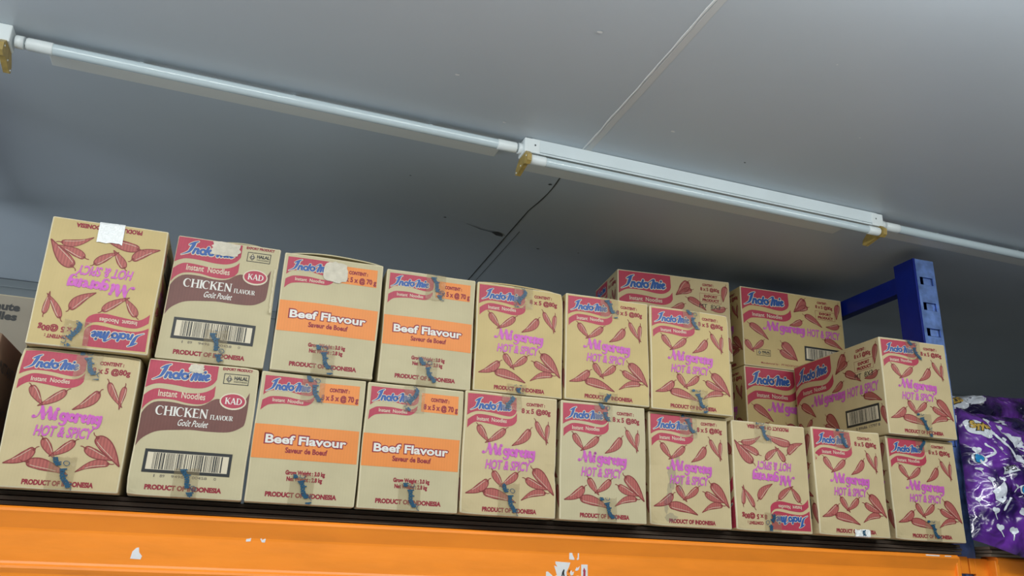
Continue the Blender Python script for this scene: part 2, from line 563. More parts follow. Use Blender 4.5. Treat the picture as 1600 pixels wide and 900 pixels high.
def barcode(p, u0, v0, u1, v1, seed, white='print_cream'):
    p.rect(white, 0, u0, v0, u1, v1)
    p.frame('print_black', 1, u0, v0, u1, v1, (v1 - v0) * 0.13)
    r = random.Random(seed)
    a, b = u0 + (u1 - u0) * 0.105, u1 - (u1 - u0) * 0.10
    x = a
    while x < b:
        wbar = r.choice((0.9, 0.9, 1.2, 2.0, 2.8)) * (u1 - u0) / 188
        p.rect('print_black', 1, x, v0 + (v1 - v0) * 0.15, min(x + wbar, b), v1 - (v1 - v0) * 0.15)
        x += wbar + r.choice((0.9, 1.3, 1.6, 2.4, 3.4)) * (u1 - u0) / 188


def halal(p, u0, v0, u1, v1):
    h = v1 - v0
    p.frame('print_black', 1, u0, v0, u1, v1, h * 0.06)
    c = u0 + h * 0.5
    for q, m in ((0.36, 'print_black'), (0.26, 'print_cream')):
        p.poly(m, 1 if q > .3 else 2, [(c, v0 + h * (0.5 - q)), (c + h * q * 0.75, v0 + h * 0.55), (c, v0 + h * (0.5 + q)), (c - h * q * 0.75, v0 + h * 0.55)])
    p.ring('print_black', 3, c, v0 + h * .53, h * .15, h * .07, 10)
    p.text('print_black', 2, 'HALAL', u0 + h * 0.95, v0 + h * 0.56, u1 - h * 0.12, v0 + h * 0.22, bold=0.035)
    p.text('print_black', 2, 'INDONESIA', u0 + h * 0.95, v0 + h * 0.80, u1 - h * 0.12, v0 + h * 0.66, bold=0.0)


# ---- printed faces
def front_goreng():
    p = Print()
    brand(p, [(6, 7), (70, 6.5), (135, 7)], [(6, 62), (18, 55), (36, 50), (68, 51), (100, 55.5), (120, 56), (132, 49), (136, 40)],
          [(8, 73), (20, 64), (36, 57.5), (68, 59), (100, 63.5), (120, 62), (131, 55), (137, 46)],
          [(8, 94), (18, 84), (33, 77), (68, 80), (100, 84), (120, 81), (132, 74), (137, 66)],
          (14, 47, 123, 31, -0.02), (32, 74, 110, 64))
    p.text('print_deep_red', 0, 'CONTENT :', 162, 26, 213, 17, bold=0.06)
    p.text('print_deep_red', 0, '8 x 5 @80g', 149, 49, 229, 31, bold=0.045)
    for s, t, wd, sd, b in (((32, 79), (66, 125), 17, 1, .02), ((114, 83), (57, 127), 17, -1, .05), ((178, 78), (127, 129), 20, -1, .10),
                            ((185, 55), (224, 116), 14, 1, .05), ((224, 62), (219, 121), 12, 1, .02)):
        p.chilli(s, t, wd, b, sd)
    p.strokes('print_pink', 2, MIG, 49, 153, 1.36, 1.12, shear=0.0, slope=0.03)
    p.text('print_pink', 2, 'HOT & SPICY', 59, 190.5, 177, 167, shear=0.15, bold=0.03)
    for s, t, wd, sd, b in (((76, 189), (109, 235), 17, 1, .02), ((149, 190), (98, 231), 17, -1, .05), ((74, 211), (13, 251), 20, -1, .10),
                            ((44, 245), (141, 267), 22, -1, .06), ((176, 177), (240, 243), 26, -1, .05), ((157, 204), (224, 231), 18, 1, .05),
                            ((229, 240), (155, 260), 16, 1, .12)):
        p.chilli(s, t, wd, b, sd)
    p.text('print_deep_red', 0, 'PRODUCT OF INDONESIA', 56, 292, 196, 280.5, bold=0.06)
    return p


def front_beef():
    p = Print()
    brand(p, [(9, 10), (70, 10), (129, 10.5)], [(9, 57), (18, 49), (30, 44.5), (63, 44), (95, 49), (115, 50), (127, 44), (130, 36)],
          [(9, 69), (18, 63), (30, 58.5), (63, 57.5), (95, 61), (112, 60), (122, 55), (128, 49)],
          [(8, 93), (18, 83), (30, 77.5), (63, 74), (95, 75), (110, 74), (121, 68), (127, 60)],
          (14, 46, 118, 30, -0.03), (32, 71, 103, 62.5))
    p.rect('print_orange', 0, 137, 16, 233, 63)
    p.text('print_deep_red', 1, 'CONTENT :', 161, 36, 209, 26, bold=0.06)
    p.text('print_deep_red', 1, '8 x 5 x @ 70 g', 143, 61, 232, 42, bold=0.045)
    p.rect('print_orange', 0, 2, 124.5, 242, 202)
    p.text('print_deep_red', 1, 'Beef Flavour', 28, 168.5, 215, 146, bold=0.085, grow=2.2)
    p.text('print_white', 2, 'Beef Flavour', 29, 167.5, 214, 147, bold=0.03)
    p.text('print_deep_red', 1, 'Saveur de Boeuf', 76, 187.5, 172, 174.5, bold=0.035)
    p.text('print_deep_red', 0, 'Gross Weight : 3.0 kg', 82, 239, 172, 225.5, bold=0.06)
    p.text('print_deep_red', 0, 'Net Weight : 2.8 kg', 86, 253, 167, 239.5, bold=0.06)
    p.text('print_deep_red', 0, 'PRODUCT OF INDONESIA', 43, 286.5, 204, 275, bold=0.06)
    return p


def front_chicken():
    p = Print()
    brand(p, [(2, 3), (70, 3), (153, 3)], [(2, 68), (14, 61), (30, 56.5), (61, 57), (95, 60), (125, 58), (145, 48), (153.5, 35)],
          [(2, 85), (14, 74), (30, 68), (63, 70), (95, 73), (125, 69), (144, 60), (153, 50)],
          [(2, 119), (12, 104), (30, 93), (63, 91), (95, 96), (125, 96), (145, 87), (153.5, 75)],
          (14, 47, 140, 36, -0.03), (32, 86, 134, 71))
    top = [(3, 127), (12, 111), (30, 98.5), (65, 97), (100, 101), (130, 98), (152, 83), (166, 80), (174, 91), (196, 98), (216, 88), (231, 59)]
    bot = [(3, 200), (12, 184), (30, 170), (50, 162.5), (90, 158), (116, 156), (150, 157), (185, 156), (205, 152), (222, 142), (229, 132), (231, 100)]
    p.strip('print_brown', 0, top, bot)
    p.text('print_deep_red', 0, 'EXPORT PRODUCT', 163, 11, 232, 4, bold=0.06)
    halal(p, 168, 18, 225, 43)
    p.disc('print_cream', 1, 196, 83, 30, 20)
    p.disc('print_red', 2, 196, 82.5, 27, 16.5)
    serif_word(p, 'print_white', 3, 'KAD', 178, 90, 216, 75)
    serif_word(p, 'print_white', 2, 'CHICKEN', 33, 128, 146, 107)
    serif_word(p, 'print_white', 2, 'FLAVOUR', 151, 129, 201, 118)
    p.text('print_white', 2, 'Goût Poulet', 82, 149, 151, 134, shear=0.25, bold=0.01)
    barcode(p, 26, 204, 214, 255, 4)
    for s, u0, u1 in (('1', 53, 55), ('89', 66, 76), ('9496', 90, 116), ('00458', 134, 166), ('0', 181, 186)):
        p.text('print_grey', 0, s, u0, 264.5, u1, 258.5, bold=0.0)
    p.text('print_deep_red', 0, 'PRODUCT OF INDONESIA', 38, 292, 201, 280.5, bold=0.06)
    p.shapes = [(m, k, [(u, v * 300 / 305) for u, v in vs], fs) for m, k, vs, fs in p.shapes]
    return p


def side_goreng(stamp=True):
    p = Print()
    brand(p, [(4, 5), (100, 4), (206, 5)], [(4, 90), (22, 78), (45, 70), (96, 71), (150, 78), (178, 76), (200, 63), (207, 48)],
          [(6, 110), (22, 98), (45, 88), (96, 89), (150, 95), (178, 93), (200, 82), (212, 68)],
          [(6, 144), (22, 129), (45, 118), (96, 115), (150, 119), (180, 118), (203, 108), (213, 94)],
          (14, 68, 188, 50, -0.03), (45, 111, 171, 96))
    p.text('print_deep_red', 0, 'CONTENT :', 334, 27, 380, 17, bold=0.06)
    p.text('print_deep_red', 0, '8 x 5 @80g', 325, 49, 402, 31, bold=0.04)
    p.frame('print_deep_red', 0, 321, 55, 409, 90, 1.0)
    p.text('print_deep_red', 0, 'EXPORT', 339, 71, 393, 60, bold=0.06)
    p.text('print_deep_red', 0, 'PRODUCT', 332, 86, 400, 75, bold=0.06)
    if stamp:
        p.text('print_black', 2, 'MT  8X3', 318, 112, 404, 96, bold=0.0, shear=0.1)
    for s, t, wd, sd, b in (((282, 10), (227, 74), 34, -1, .06), ((298, 46), (232, 72), 22, 1, .05), ((432, 12), (416, 80), 22, 1, .05),
                            ((262, 78), (345, 120), 24, -1, .06), ((264, 102), (201, 130), 22, -1, .06), ((433, 101), (364, 116), 20, -1, .08),
                            ((18, 137), (104, 195), 26, -1, .05), ((339, 167), (430, 196), 24, -1, .06), ((6, 201), (42, 248), 22, 1, .03),
                            ((88, 195), (32, 242), 20, -1, .06), ((152, 196), (224, 262), 34, -1, .05), ((142, 226), (222, 260), 22, 1, .06)):
        p.chilli(s, t, wd, b, sd)
    p.strokes('print_pink', 2, MIG, 84, 158, 1.76, 1.36, shear=0.0)
    p.text('print_pink', 2, 'HOT & SPICY', 274, 163, 424, 132, shear=0.12, bold=0.025)
    halal(p, 53, 235, 111, 259)
    barcode(p, 258, 202, 416, 257, 9)
    p.chilli((429, 206), (441, 270), 20, .05, 1)
    p.text('print_grey', 0, '0 89686 17797 8', 300, 271, 410, 262, bold=0.02)
    p.text('print_deep_red', 0, 'Manufactured by :   PT INDOFOOD CBP', 70, 290, 250, 281, bold=0.01)
    return p


def side_plain():
    p = Print()
    p.strip('print_red', 0, [(6, 8), (100, 8), (190, 8)], [(6, 62), (60, 52), (130, 58), (190, 46)])
    return p


CELL = 24.0   # mm between cut lines, so printing and board bend together


def cut_grid(bm, axis, size, cell):
    n = int(size / cell) + 1
    for k in range(1, n):
        co = [0, 0, 0]
        co[axis] = k * cell
        no = [0, 0, 0]
        no[axis] = 1
        bmesh.ops.bisect_plane(bm, geom=bm.verts[:] + bm.edges[:] + bm.faces[:], dist=1e-5, plane_co=co, plane_no=no)


_baked = {}


def bake(key, p, W, H):
    """flatten a Print to arrays cut along the grid: (material order, verts (u, v, layer), faces, material index)"""
    if key in _baked:
        return _baked[key]
    names = sorted(set(s[0] for s in p.shapes))
    bm = bmesh.new()
    for m, layer, vs, fs in p.shapes:
        vv = [bm.verts.new((u, v, layer)) for u, v in vs]
        for f in fs:
            try:
                face = bm.faces.new([vv[i] for i in f])
                face.material_index = names.index(m)
            except ValueError:
                pass
    cut_grid(bm, 0, W, CELL)
    cut_grid(bm, 1, H, CELL)
    bm.verts.index_update()
    res = (names, [tuple(v.co) for v in bm.verts], [tuple(v.index for v in f.verts) for f in bm.faces],
           [f.material_index for f in bm.faces])
    bm.free()
    _baked[key] = res
    return res


class MeshAcc:
    def __init__(self):
        self.v, self.f, self.m, self.names, self.sm = [], [], [], [], []

    def mi(self, n):
        if n not in self.names:
            self.names.append(n)
        return self.names.index(n)

    def add(self, vs, fs, ms):
        o = len(self.v)
        self.v += vs
        self.f += [tuple(i + o for i in f) for f in fs]
        self.m += ms

    def build(self, name, parent=None, label=None):
        me = bpy.data.meshes.new(name)
        me.from_pydata(self.v, [], self.f)
        me.polygons.foreach_set('material_index', self.m)
        me.update()
        return link(name, me, parent, self.names, label)


# ------------------------------------------------------------------ cartons
def make_carton(label, kind, x, y, z, W, L, H, yaw=0.0, lean=0.0, seed=0, board='kraft_mid', flip=False,
                front=None, left=None, right=None, face='end', tapes=(), dings=(), bulge=0.004, group=None, flap=None,
                residue=None, cat='carton', tear=False, stain=None):
    """front-left-bottom corner at x, y, z; tapes: (edge, centre u mm, reach mm, lettering, silver, sag)"""
    t = thing('noodle_carton', label, cat, (x, y, Z0 + z), yaw, group)
    rnd = random.Random(seed)
    ph = [rnd.uniform(0, 6.28) for _ in range(8)]
    bl = bulge * rnd.uniform(0.6, 1.2)

    def warp(p):
        px, py, pz = p
        u, d, q = px / W, py / L, pz / H
        cu, cq, cd = (max(0.0, min(1.0, k)) for k in (u, q, d))
        su, sq, sd = math.sin(math.pi * cu), math.sin(math.pi * cq), math.sin(math.pi * cd)
        wob = math.sin(5 * u + ph[0]) * math.sin(4.3 * q + ph[1])
        fr = max(0.0, 1 - d * 4)
        oy = -(bl * su * sq + 0.0016 * wob * su ** .5 * sq ** .5) * fr
        ox = 0.0008 * math.sin(4.1 * q + ph[2]) * (u - 0.5) * 2 * sq + 0.0005 * math.sin(9 * q + ph[3])
        ox += (0.5 - u) * 0.018 * W * min(1.0, d * 1.2)
        oz = 0.0008 * math.sin(6.5 * u + ph[4]) * su * (1 if q > 0.5 else 0.4) * cq
        for (du, dq, rad, dep) in dings:
            r = math.hypot((px - du * W), (pz - dq * H), py * 0.7)
            if r < rad:
                k = (1 - r / rad) ** 2
                oy += dep * k
                ox += (0.5 - du) * dep * 1.2 * k
                oz += (0.5 - dq) * dep * 0.9 * k
        return (px + ox + lean * pz, py + oy, pz + oz)

    sx, sz = W / ({'end': 247.0, 'side': 445.0}[face]), H / 300.0
    # board
    bm = bmesh.new()
    add_box(bm, 0, W, 0, L, 0, H, bevel=0.0032, seg=2)
    for axis, size, cell in ((0, W, CELL * sx), (1, L, CELL * 2 * L / 445), (2, H, CELL * sz)):
        n = int(round(size / cell)) + 1
        for k in range(1, n):
            co = [0, 0, 0]
            co[axis] = k * cell if axis != 2 else H - k * cell
            no = [0, 0, 0]
            no[axis] = 1
            bmesh.ops.bisect_plane(bm, geom=bm.verts[:] + bm.edges[:] + bm.faces[:], dist=1e-6, plane_co=co, plane_no=no)
    bm.verts.index_update()
    A = MeshAcc()
    fm = []
    for f in bm.faces:            # the worn, paler folds along the edges
        c = f.calc_center_median()
        near = sum(1 for q, S in zip(c, (W, L, H)) if min(q, S - q) < 0.0030 and min(q, S - q) >= -1e-6)
        fm.append(A.mi('board_edge' if near >= 2 and c.y < 0.01 and board != 'kraft_shaded' else board))
    A.add([warp(tuple(v.co)) for v in bm.verts], [tuple(v.index for v in f.verts) for f in bm.faces], fm)
    bm.free()
    body = A.build('carton_body', t)

    STEP = 0.00030

    def put(b, where, Wm, nm='printed_lettering'):
        B = MeshAcc()
        names, vs, fs, ms = b
        ids = [B.mi(n) for n in names]
        out = []
        for u, v, k in vs:
            e = 0.00035 + STEP * k
            if flip:
                u, v = Wm - u, 300 - v
            pz = H * (1 - v / 300.0)
            if where == 'front':
                q = (W * u / Wm, 0.0, pz)
                q = warp(q)
                q = (q[0], q[1] - e, q[2])
            elif where == 'left':
                q = warp((0.0, L * (1 - u / Wm), pz))
                q = (q[0] - e, q[1], q[2])
            else:
                q = warp((W, L * u / Wm, pz))
                q = (q[0] + e, q[1], q[2])
            out.append(q)
        B.add(out, fs, [ids[i] for i in ms])
        B.build(nm, body)
    if isinstance(front, list):
        for b in front:
            put(b, 'front', 247.0)
    elif front:
        put(front, 'front', 445.0 if face == 'side' else 247.0)
    if stain:
        put(stain, 'front', 247.0, 'stain')
    if left:
        put(left, 'left', 247.0 if face == 'side' else 445.0)
    if isinstance(right, list):
        for b in right:
            put(b, 'right', 445.0)
    elif right:
        put(right, 'right', 247.0 if face == 'side' else 445.0)

    def on_front(u, v, e):          # u, v in mm on the face
        q = warp((W * u / (445.0 if face == 'side' else 247.0), 0.0, H * (1 - v / 300.0)))
        return (q[0], q[1] - e, q[2])

    for (edge, uc, reach, letter, silver_glare) in tapes:
        wd = 27.0
        vs, fs = [], []
        nx, ny = 8, 8
        r2 = random.Random(seed * 7 + int(uc) + (1 if edge == 'top' else 2))
        for j in range(ny + 1):
            k = j / ny
            v = reach * (1 - k) if edge == 'top' else 300 - reach * (1 - k)
            for i in range(nx + 1):
                u = uc - wd + 2 * wd * i / nx
                vj = v + (r2.uniform(-2.2, 2.2) if j == 0 else 0)
                vs.append(on_front(u, vj, 0.0020 + r2.uniform(0, 0.0011)))
        for k in range(1, 4):       # over the edge
            for i in range(nx + 1):
                u = uc - wd + 2 * wd * i / nx
                q = warp((W * u / (445.0 if face == 'side' else 247.0), 0.0, H if edge == 'top' else 0.0))
                dz = 0.0010 if edge == 'top' else -0.0010
                vs.append((q[0], q[1] + 0.012 * k - 0.004, q[2] + dz))
        for j in range(ny + 3):
            for i in range(nx):
                a = j * (nx + 1) + i
                fs.append((a, a + 1, a + nx + 2, a + nx + 1))
        me = bpy.data.meshes.new('packing_tape')
        me.from_pydata(vs, [], fs)
        for pl in me.polygons:
            pl.use_smooth = True
        tp = link('packing_tape', me, t, ['tape_silver_glare' if silver_glare else 'tape_film'], 'crumpled packing tape, silvery with painted glare' if silver_glare else None)
        if letter:
            pr = Print()
            rr = random.Random(seed * 3 + (11 if edge == 'top' else 5))
            ang = math.radians(rr.uniform(58, 72)) * (-1 if letter == 2 else 1)
            ca, sa = math.cos(ang), math.sin(ang)
            g = Print()
            for q in range(-3, 4):
                g.text('ink_blue', 0, 'Indomie', q * 52, 2 + 3 * (q % 2), q * 52 + 48, -13 + 3 * (q % 2), shear=0.3, bold=0.06)
            g.ring('ink_blue', 0, 49, -14, 6, 1.3)
            g.poly('ink_blue', 0, [(46, -15), (49, -12.5), (53, -17.5), (49, -10)])
            g.ring('ink_blue', 0, -6, -15, 6, 1.3)
            off = rr.uniform(0, 34)
            vc = reach * 0.5 if edge == 'top' else 300 - reach * 0.5
            vs, fs = [], []
            for m, k, gv, gf in g.shapes:
                o = len(vs)
                pts = []
                for u, v in gv:
                    u -= off
                    v += 2.2 * math.sin(u * 0.16)
                    pts.append((uc + ca * u - sa * v, vc + sa * u + ca * v))
                ok = [abs(q[0] - uc) < wd and ((0 <= q[1] <= reach) if edge == 'top' else (300 - reach <= q[1] <= 300)) for q in pts]
                for f in gf:
                    if all(ok[i] for i in f):
                        fs.append(tuple(i + o for i in f))
                vs += [on_front(a, max(0.4, min(299.6, b)), 0.0037) for a, b in pts]
            if fs:
                used = sorted(set(i for f in fs for i in f))
                ix = {a: b for b, a in enumerate(used)}
                me = bpy.data.meshes.new('tape_lettering')
                me.from_pydata([vs[i] for i in used], [], [tuple(ix[i] for i in f) for f in fs])
                link('tape_lettering', me, tp, ['ink_blue'])
    if residue:
        (u0, v0, u1, v1, m) = residue
        rr = random.Random(seed + 99)
        cx, cy = (u0 + u1) / 2, (v0 + v1) / 2
        N = 26
        rim, mid = [], []
        for k in range(N):
            a = 2 * math.pi * k / N
            c, s = math.cos(a), math.sin(a)
            e = 1.0 / max(abs(c), abs(s)) ** 0.75
            f = e * rr.uniform(0.86, 1.06)
            rim.append((cx + (u1 - u0) / 2 * c * f, max(1, cy + (v1 - v0) / 2 * s * f)))
            mid.append((cx + (u1 - u0) / 4 * c * f, max(1, cy + (v1 - v0) / 4 * s * f)))
        vs = [on_front(cx, cy, 0.003)] + [on_front(a, b, 0.0028 + rr.uniform(0, .0008)) for a, b in mid] + [on_front(a, b, 0.0021) for a, b in rim]
        fs = [(0, 1 + k, 1 + (k + 1) % N) for k in range(N)] + [(1 + k, 1 + N + k, 1 + N + (k + 1) % N, 1 + (k + 1) % N) for k in range(N)]
        me = bpy.data.meshes.new('torn_label')
        me.from_pydata(vs, [], fs)
        link('torn_label', me, t, [m], 'patch of torn paper left by a label')
    if tear:
        vs, fs = [], []
        n = 16
        rr = random.Random(seed)
        for j in range(n + 1):
            v = 55 + 112 * j / n
            k = rr.uniform(0, 2.5)
            for i, (u, e) in enumerate(((238 + k, .0028), (242 + k * .6, .0055), (246, .0030))):
                vs.append(on_front(u, v, e if j < n - 1 else e + .004))
        for j in range(n):
            for i in range(2):
                a = j * 3 + i
                fs.append((a, a + 1, a + 4, a + 3))
        me = bpy.data.meshes.new('torn_edge')
        me.from_pydata(vs, [], fs)
        link('torn_edge', me, t, ['board_edge'], 'peeling torn strip along the right edge')
    if flap:
        (u0, u1, rise, sag) = flap
        bm = bmesh.new()
        n = 14
        rows = []
        for i in range(n + 1):
            k = i / n
            xx = W * (u0 + (u1 - u0) * k)
            hh = rise * math.sin(math.pi * k) ** 0.7
            base = warp((xx, 0.012, H))
            rows.append([bm.verts.new((base[0], base[1] + dy, base[2] + zz)) for dy, zz in
                         ((0.0, hh + 0.0035), (0.11, hh * 0.6 + 0.0035), (0.11, hh * .6 + 0.0005), (0.0, hh + 0.0005))])
        for a, b in zip(rows, rows[1:]):
            for k in range(4):
                bm.faces.new((a[k], a[(k + 1) % 4], b[(k + 1) % 4], b[k]))
        bm.faces.new(rows[0])
        bm.faces.new(list(reversed(rows[-1])))
        bmesh.ops.recalc_face_normals(bm, faces=bm.faces)
        from_bm('top_flap', bm, t, [board])
    return t


# ------------------------------------------------------------------ the room
def make_room():
    # ceiling: painted boards, very slightly wavy, the seam boards off level by millimetres
    XA, XB, YA, YB = -3.2, 7.0, -6.2, 1.84
    bm = bmesh.new()
    nx, ny = 120, 96
    xs = sorted([XA + (XB - XA) * i / nx for i in range(nx + 1)] + [0.8655, 0.8665])
    ys = [YA + (YB - YA) * j / ny for j in range(ny + 1)]
    grid = []
    for yy in ys:
        row = []
        for xx in xs:
            zz = CEIL + 0.004 + 0.003 * math.sin(1.3 * xx + 0.6) * math.sin(1.9 * yy + 0.4) + 0.0012 * math.sin(4.1 * yy + 0.8 * xx)
            row.append(bm.verts.new((xx, yy, zz)))
        grid.append(row)
    for j in range(len(ys) - 1):
        for i in range(len(xs) - 1):
            bm.faces.new((grid[j][i], grid[j + 1][i], grid[j + 1][i + 1], grid[j][i + 1]))
    structure(from_bm('ceiling', bm, None, ['ceiling_paint'], smooth=True))

    def flat(name, pts, m, nsub=1):
        bm = bmesh.new()
        bm.faces.new([bm.verts.new(p) for p in pts])
        return structure(from_bm(name, bm, None, [m]))
    flat('floor', [(XA, YA, 0), (XB, YA, 0), (XB, YB, 0), (XA, YB, 0)], 'floor_tile')
    flat('wall_back', [(XA, YB, 0), (XB, YB, 0), (XB, YB, CEIL + .01), (XA, YB, CEIL + .01)], 'wall_paint')
    flat('wall_front', [(XB, YA, 0), (XA, YA, 0), (XA, YA, CEIL + .01), (XB, YA, CEIL + .01)], 'wall_paint')
    flat('wall_left', [(XA, YA, 0), (XA, YB, 0), (XA, YB, CEIL + .01), (XA, YA, CEIL + .01)], 'wall_paint')
    flat('wall_right', [(XB, YB, 0), (XB, YA, 0), (XB, YA, CEIL + .01), (XB, YB, CEIL + .01)], 'wall_paint')

    # the long joint between two boards: jointing tape, a cracked white bead near us, an open dark gap beyond the lamps
    def joint(name, m, pts, wd, thick, zdrop):
        bm = bmesh.new()
        rows = []
        for xx, yy, kk in pts:
            zb = CEIL + 0.004 + 0.003 * math.sin(1.3 * xx + 0.6) * math.sin(1.9 * yy + 0.4) + 0.0012 * math.sin(4.1 * yy + 0.8 * xx)
            h = wd * kk / 2
            rows.append([bm.verts.new((xx - h, yy, zb + .001)), bm.verts.new((xx - h * .7, yy, zb - thick - zdrop)),
                         bm.verts.new((xx + h * .7, yy, zb - thick - zdrop)), bm.verts.new((xx + h, yy, zb + .001))])
        for a, b in zip(rows, rows[1:]):
            for k in range(3):
                bm.faces.new((a[k], b[k], b[k + 1], a[k + 1]))
        return structure(from_bm(name, bm, None, [m]))
    r = random.Random(5)
    X = lambda yy: 0.868 + (-0.012 * yy if yy < 0 else -0.016 * yy)
    pts = [(X(yy) + r.uniform(-.0012, .0012), yy, r.uniform(0.5, 1.5)) for yy in [-2.2 + 2.1 * i / 60 for i in range(61)]]
    joint('trim_1', 'seam_filler', pts, 0.0045, 0.0012, 0)
    joint('trim_2', 'seam_tape', [(X(yy) + 0.014, yy, 1) for yy in [-2.2 + 2.1 * i / 20 for i in range(21)]], 0.022, 0.0006, 0)
    pts = [(X(yy) + (0.012 * math.sin((yy - .02) / .3 * math.pi) if yy < .32 else 0) + r.uniform(-.0003, .0003), yy, r.uniform(0.8, 1.2))
           for yy in [0.0 + 1.83 * i / 50 for i in range(51)]]
    joint('trim_3', 'seam_dark', pts, 0.0050, 0.0012, 0)
    joint('trim_4', 'seam_dark', [(X(yy) + 0.03, yy, 1) for yy in [0.5 + 1.3 * i / 20 for i in range(21)]], 0.0022, 0.0008, 0)
    # chipped hole and hairline crack running off the joint
    bm = bmesh.new()
    cr = [(0.846, .556, .012), (0.835, .55, .022), (0.822, .546, .026), (0.81, .540, .016), (0.800, .538, .004), (0.78, .533, .003), (0.757, .528, .004), (0.742, .52, .003), (0.70, .50, .002)]
    rows = []
    for xx, yy, k in cr:
        zb = CEIL + 0.0015 + 0.003 * math.sin(1.3 * xx + 0.6) * math.sin(1.9 * yy + 0.4) + 0.0012 * math.sin(4.1 * yy + 0.8 * xx)
        rows.append((bm.verts.new((xx, yy - k / 2, zb)), bm.verts.new((xx, yy + k / 2, zb))))
    for a, b in zip(rows, rows[1:]):
        bm.faces.new((a[0], a[1], b[1], b[0]))
    structure(from_bm('trim_5', bm, None, ['seam_dark']))
    # cornice strip where the ceiling meets the back wall
    bm = bmesh.new()
    add_box(bm, XA, XB, YB - 0.02, YB, CEIL - 0.03, CEIL + 0.004, 0.003)
    structure(from_bm('trim_6', bm, None, ['wall_paint']))
    # scattered specks and nail heads on the boards
    specks = MeshAcc()
    for k, (xx, yy, s, m) in enumerate([(0.45, -.35, .006, 'seam_filler'), (0.62, -.18, .005, 'seam_filler'), (1.05, -.30, .006, 'seam_filler'), (0.70, -.62, .007, 'seam_filler'),
                                        (1.25, -.70, .003, 'seam_filler'), (1.52, -.45, .003, 'seam_filler'), (0.62, .48, .006, 'seam_dark'), (1.0, .62, .006, 'seam_dark'),
                                        (1.15, .60, .004, 'seam_dark'), (0.86, .12, .007, 'seam_dark'), (0.45, .22, .004, 'seam_dark'), (1.32, -.22, .004, 'seam_dark')]):
        zb = CEIL + 0.0025 + 0.003 * math.sin(1.3 * xx + 0.6) * math.sin(1.9 * yy + 0.4) + 0.0012 * math.sin(4.1 * yy + 0.8 * xx)
        vs = [(xx + s * math.cos(a) * r.uniform(.6, 1.2), yy + s * .7 * math.sin(a) * r.uniform(.6, 1.2), zb) for a in [i * math.pi / 4 for i in range(8)]]
        specks.add(vs, [tuple(range(8))], [specks.mi(m)])
    structure(specks.build('trim_7'))


make_room()


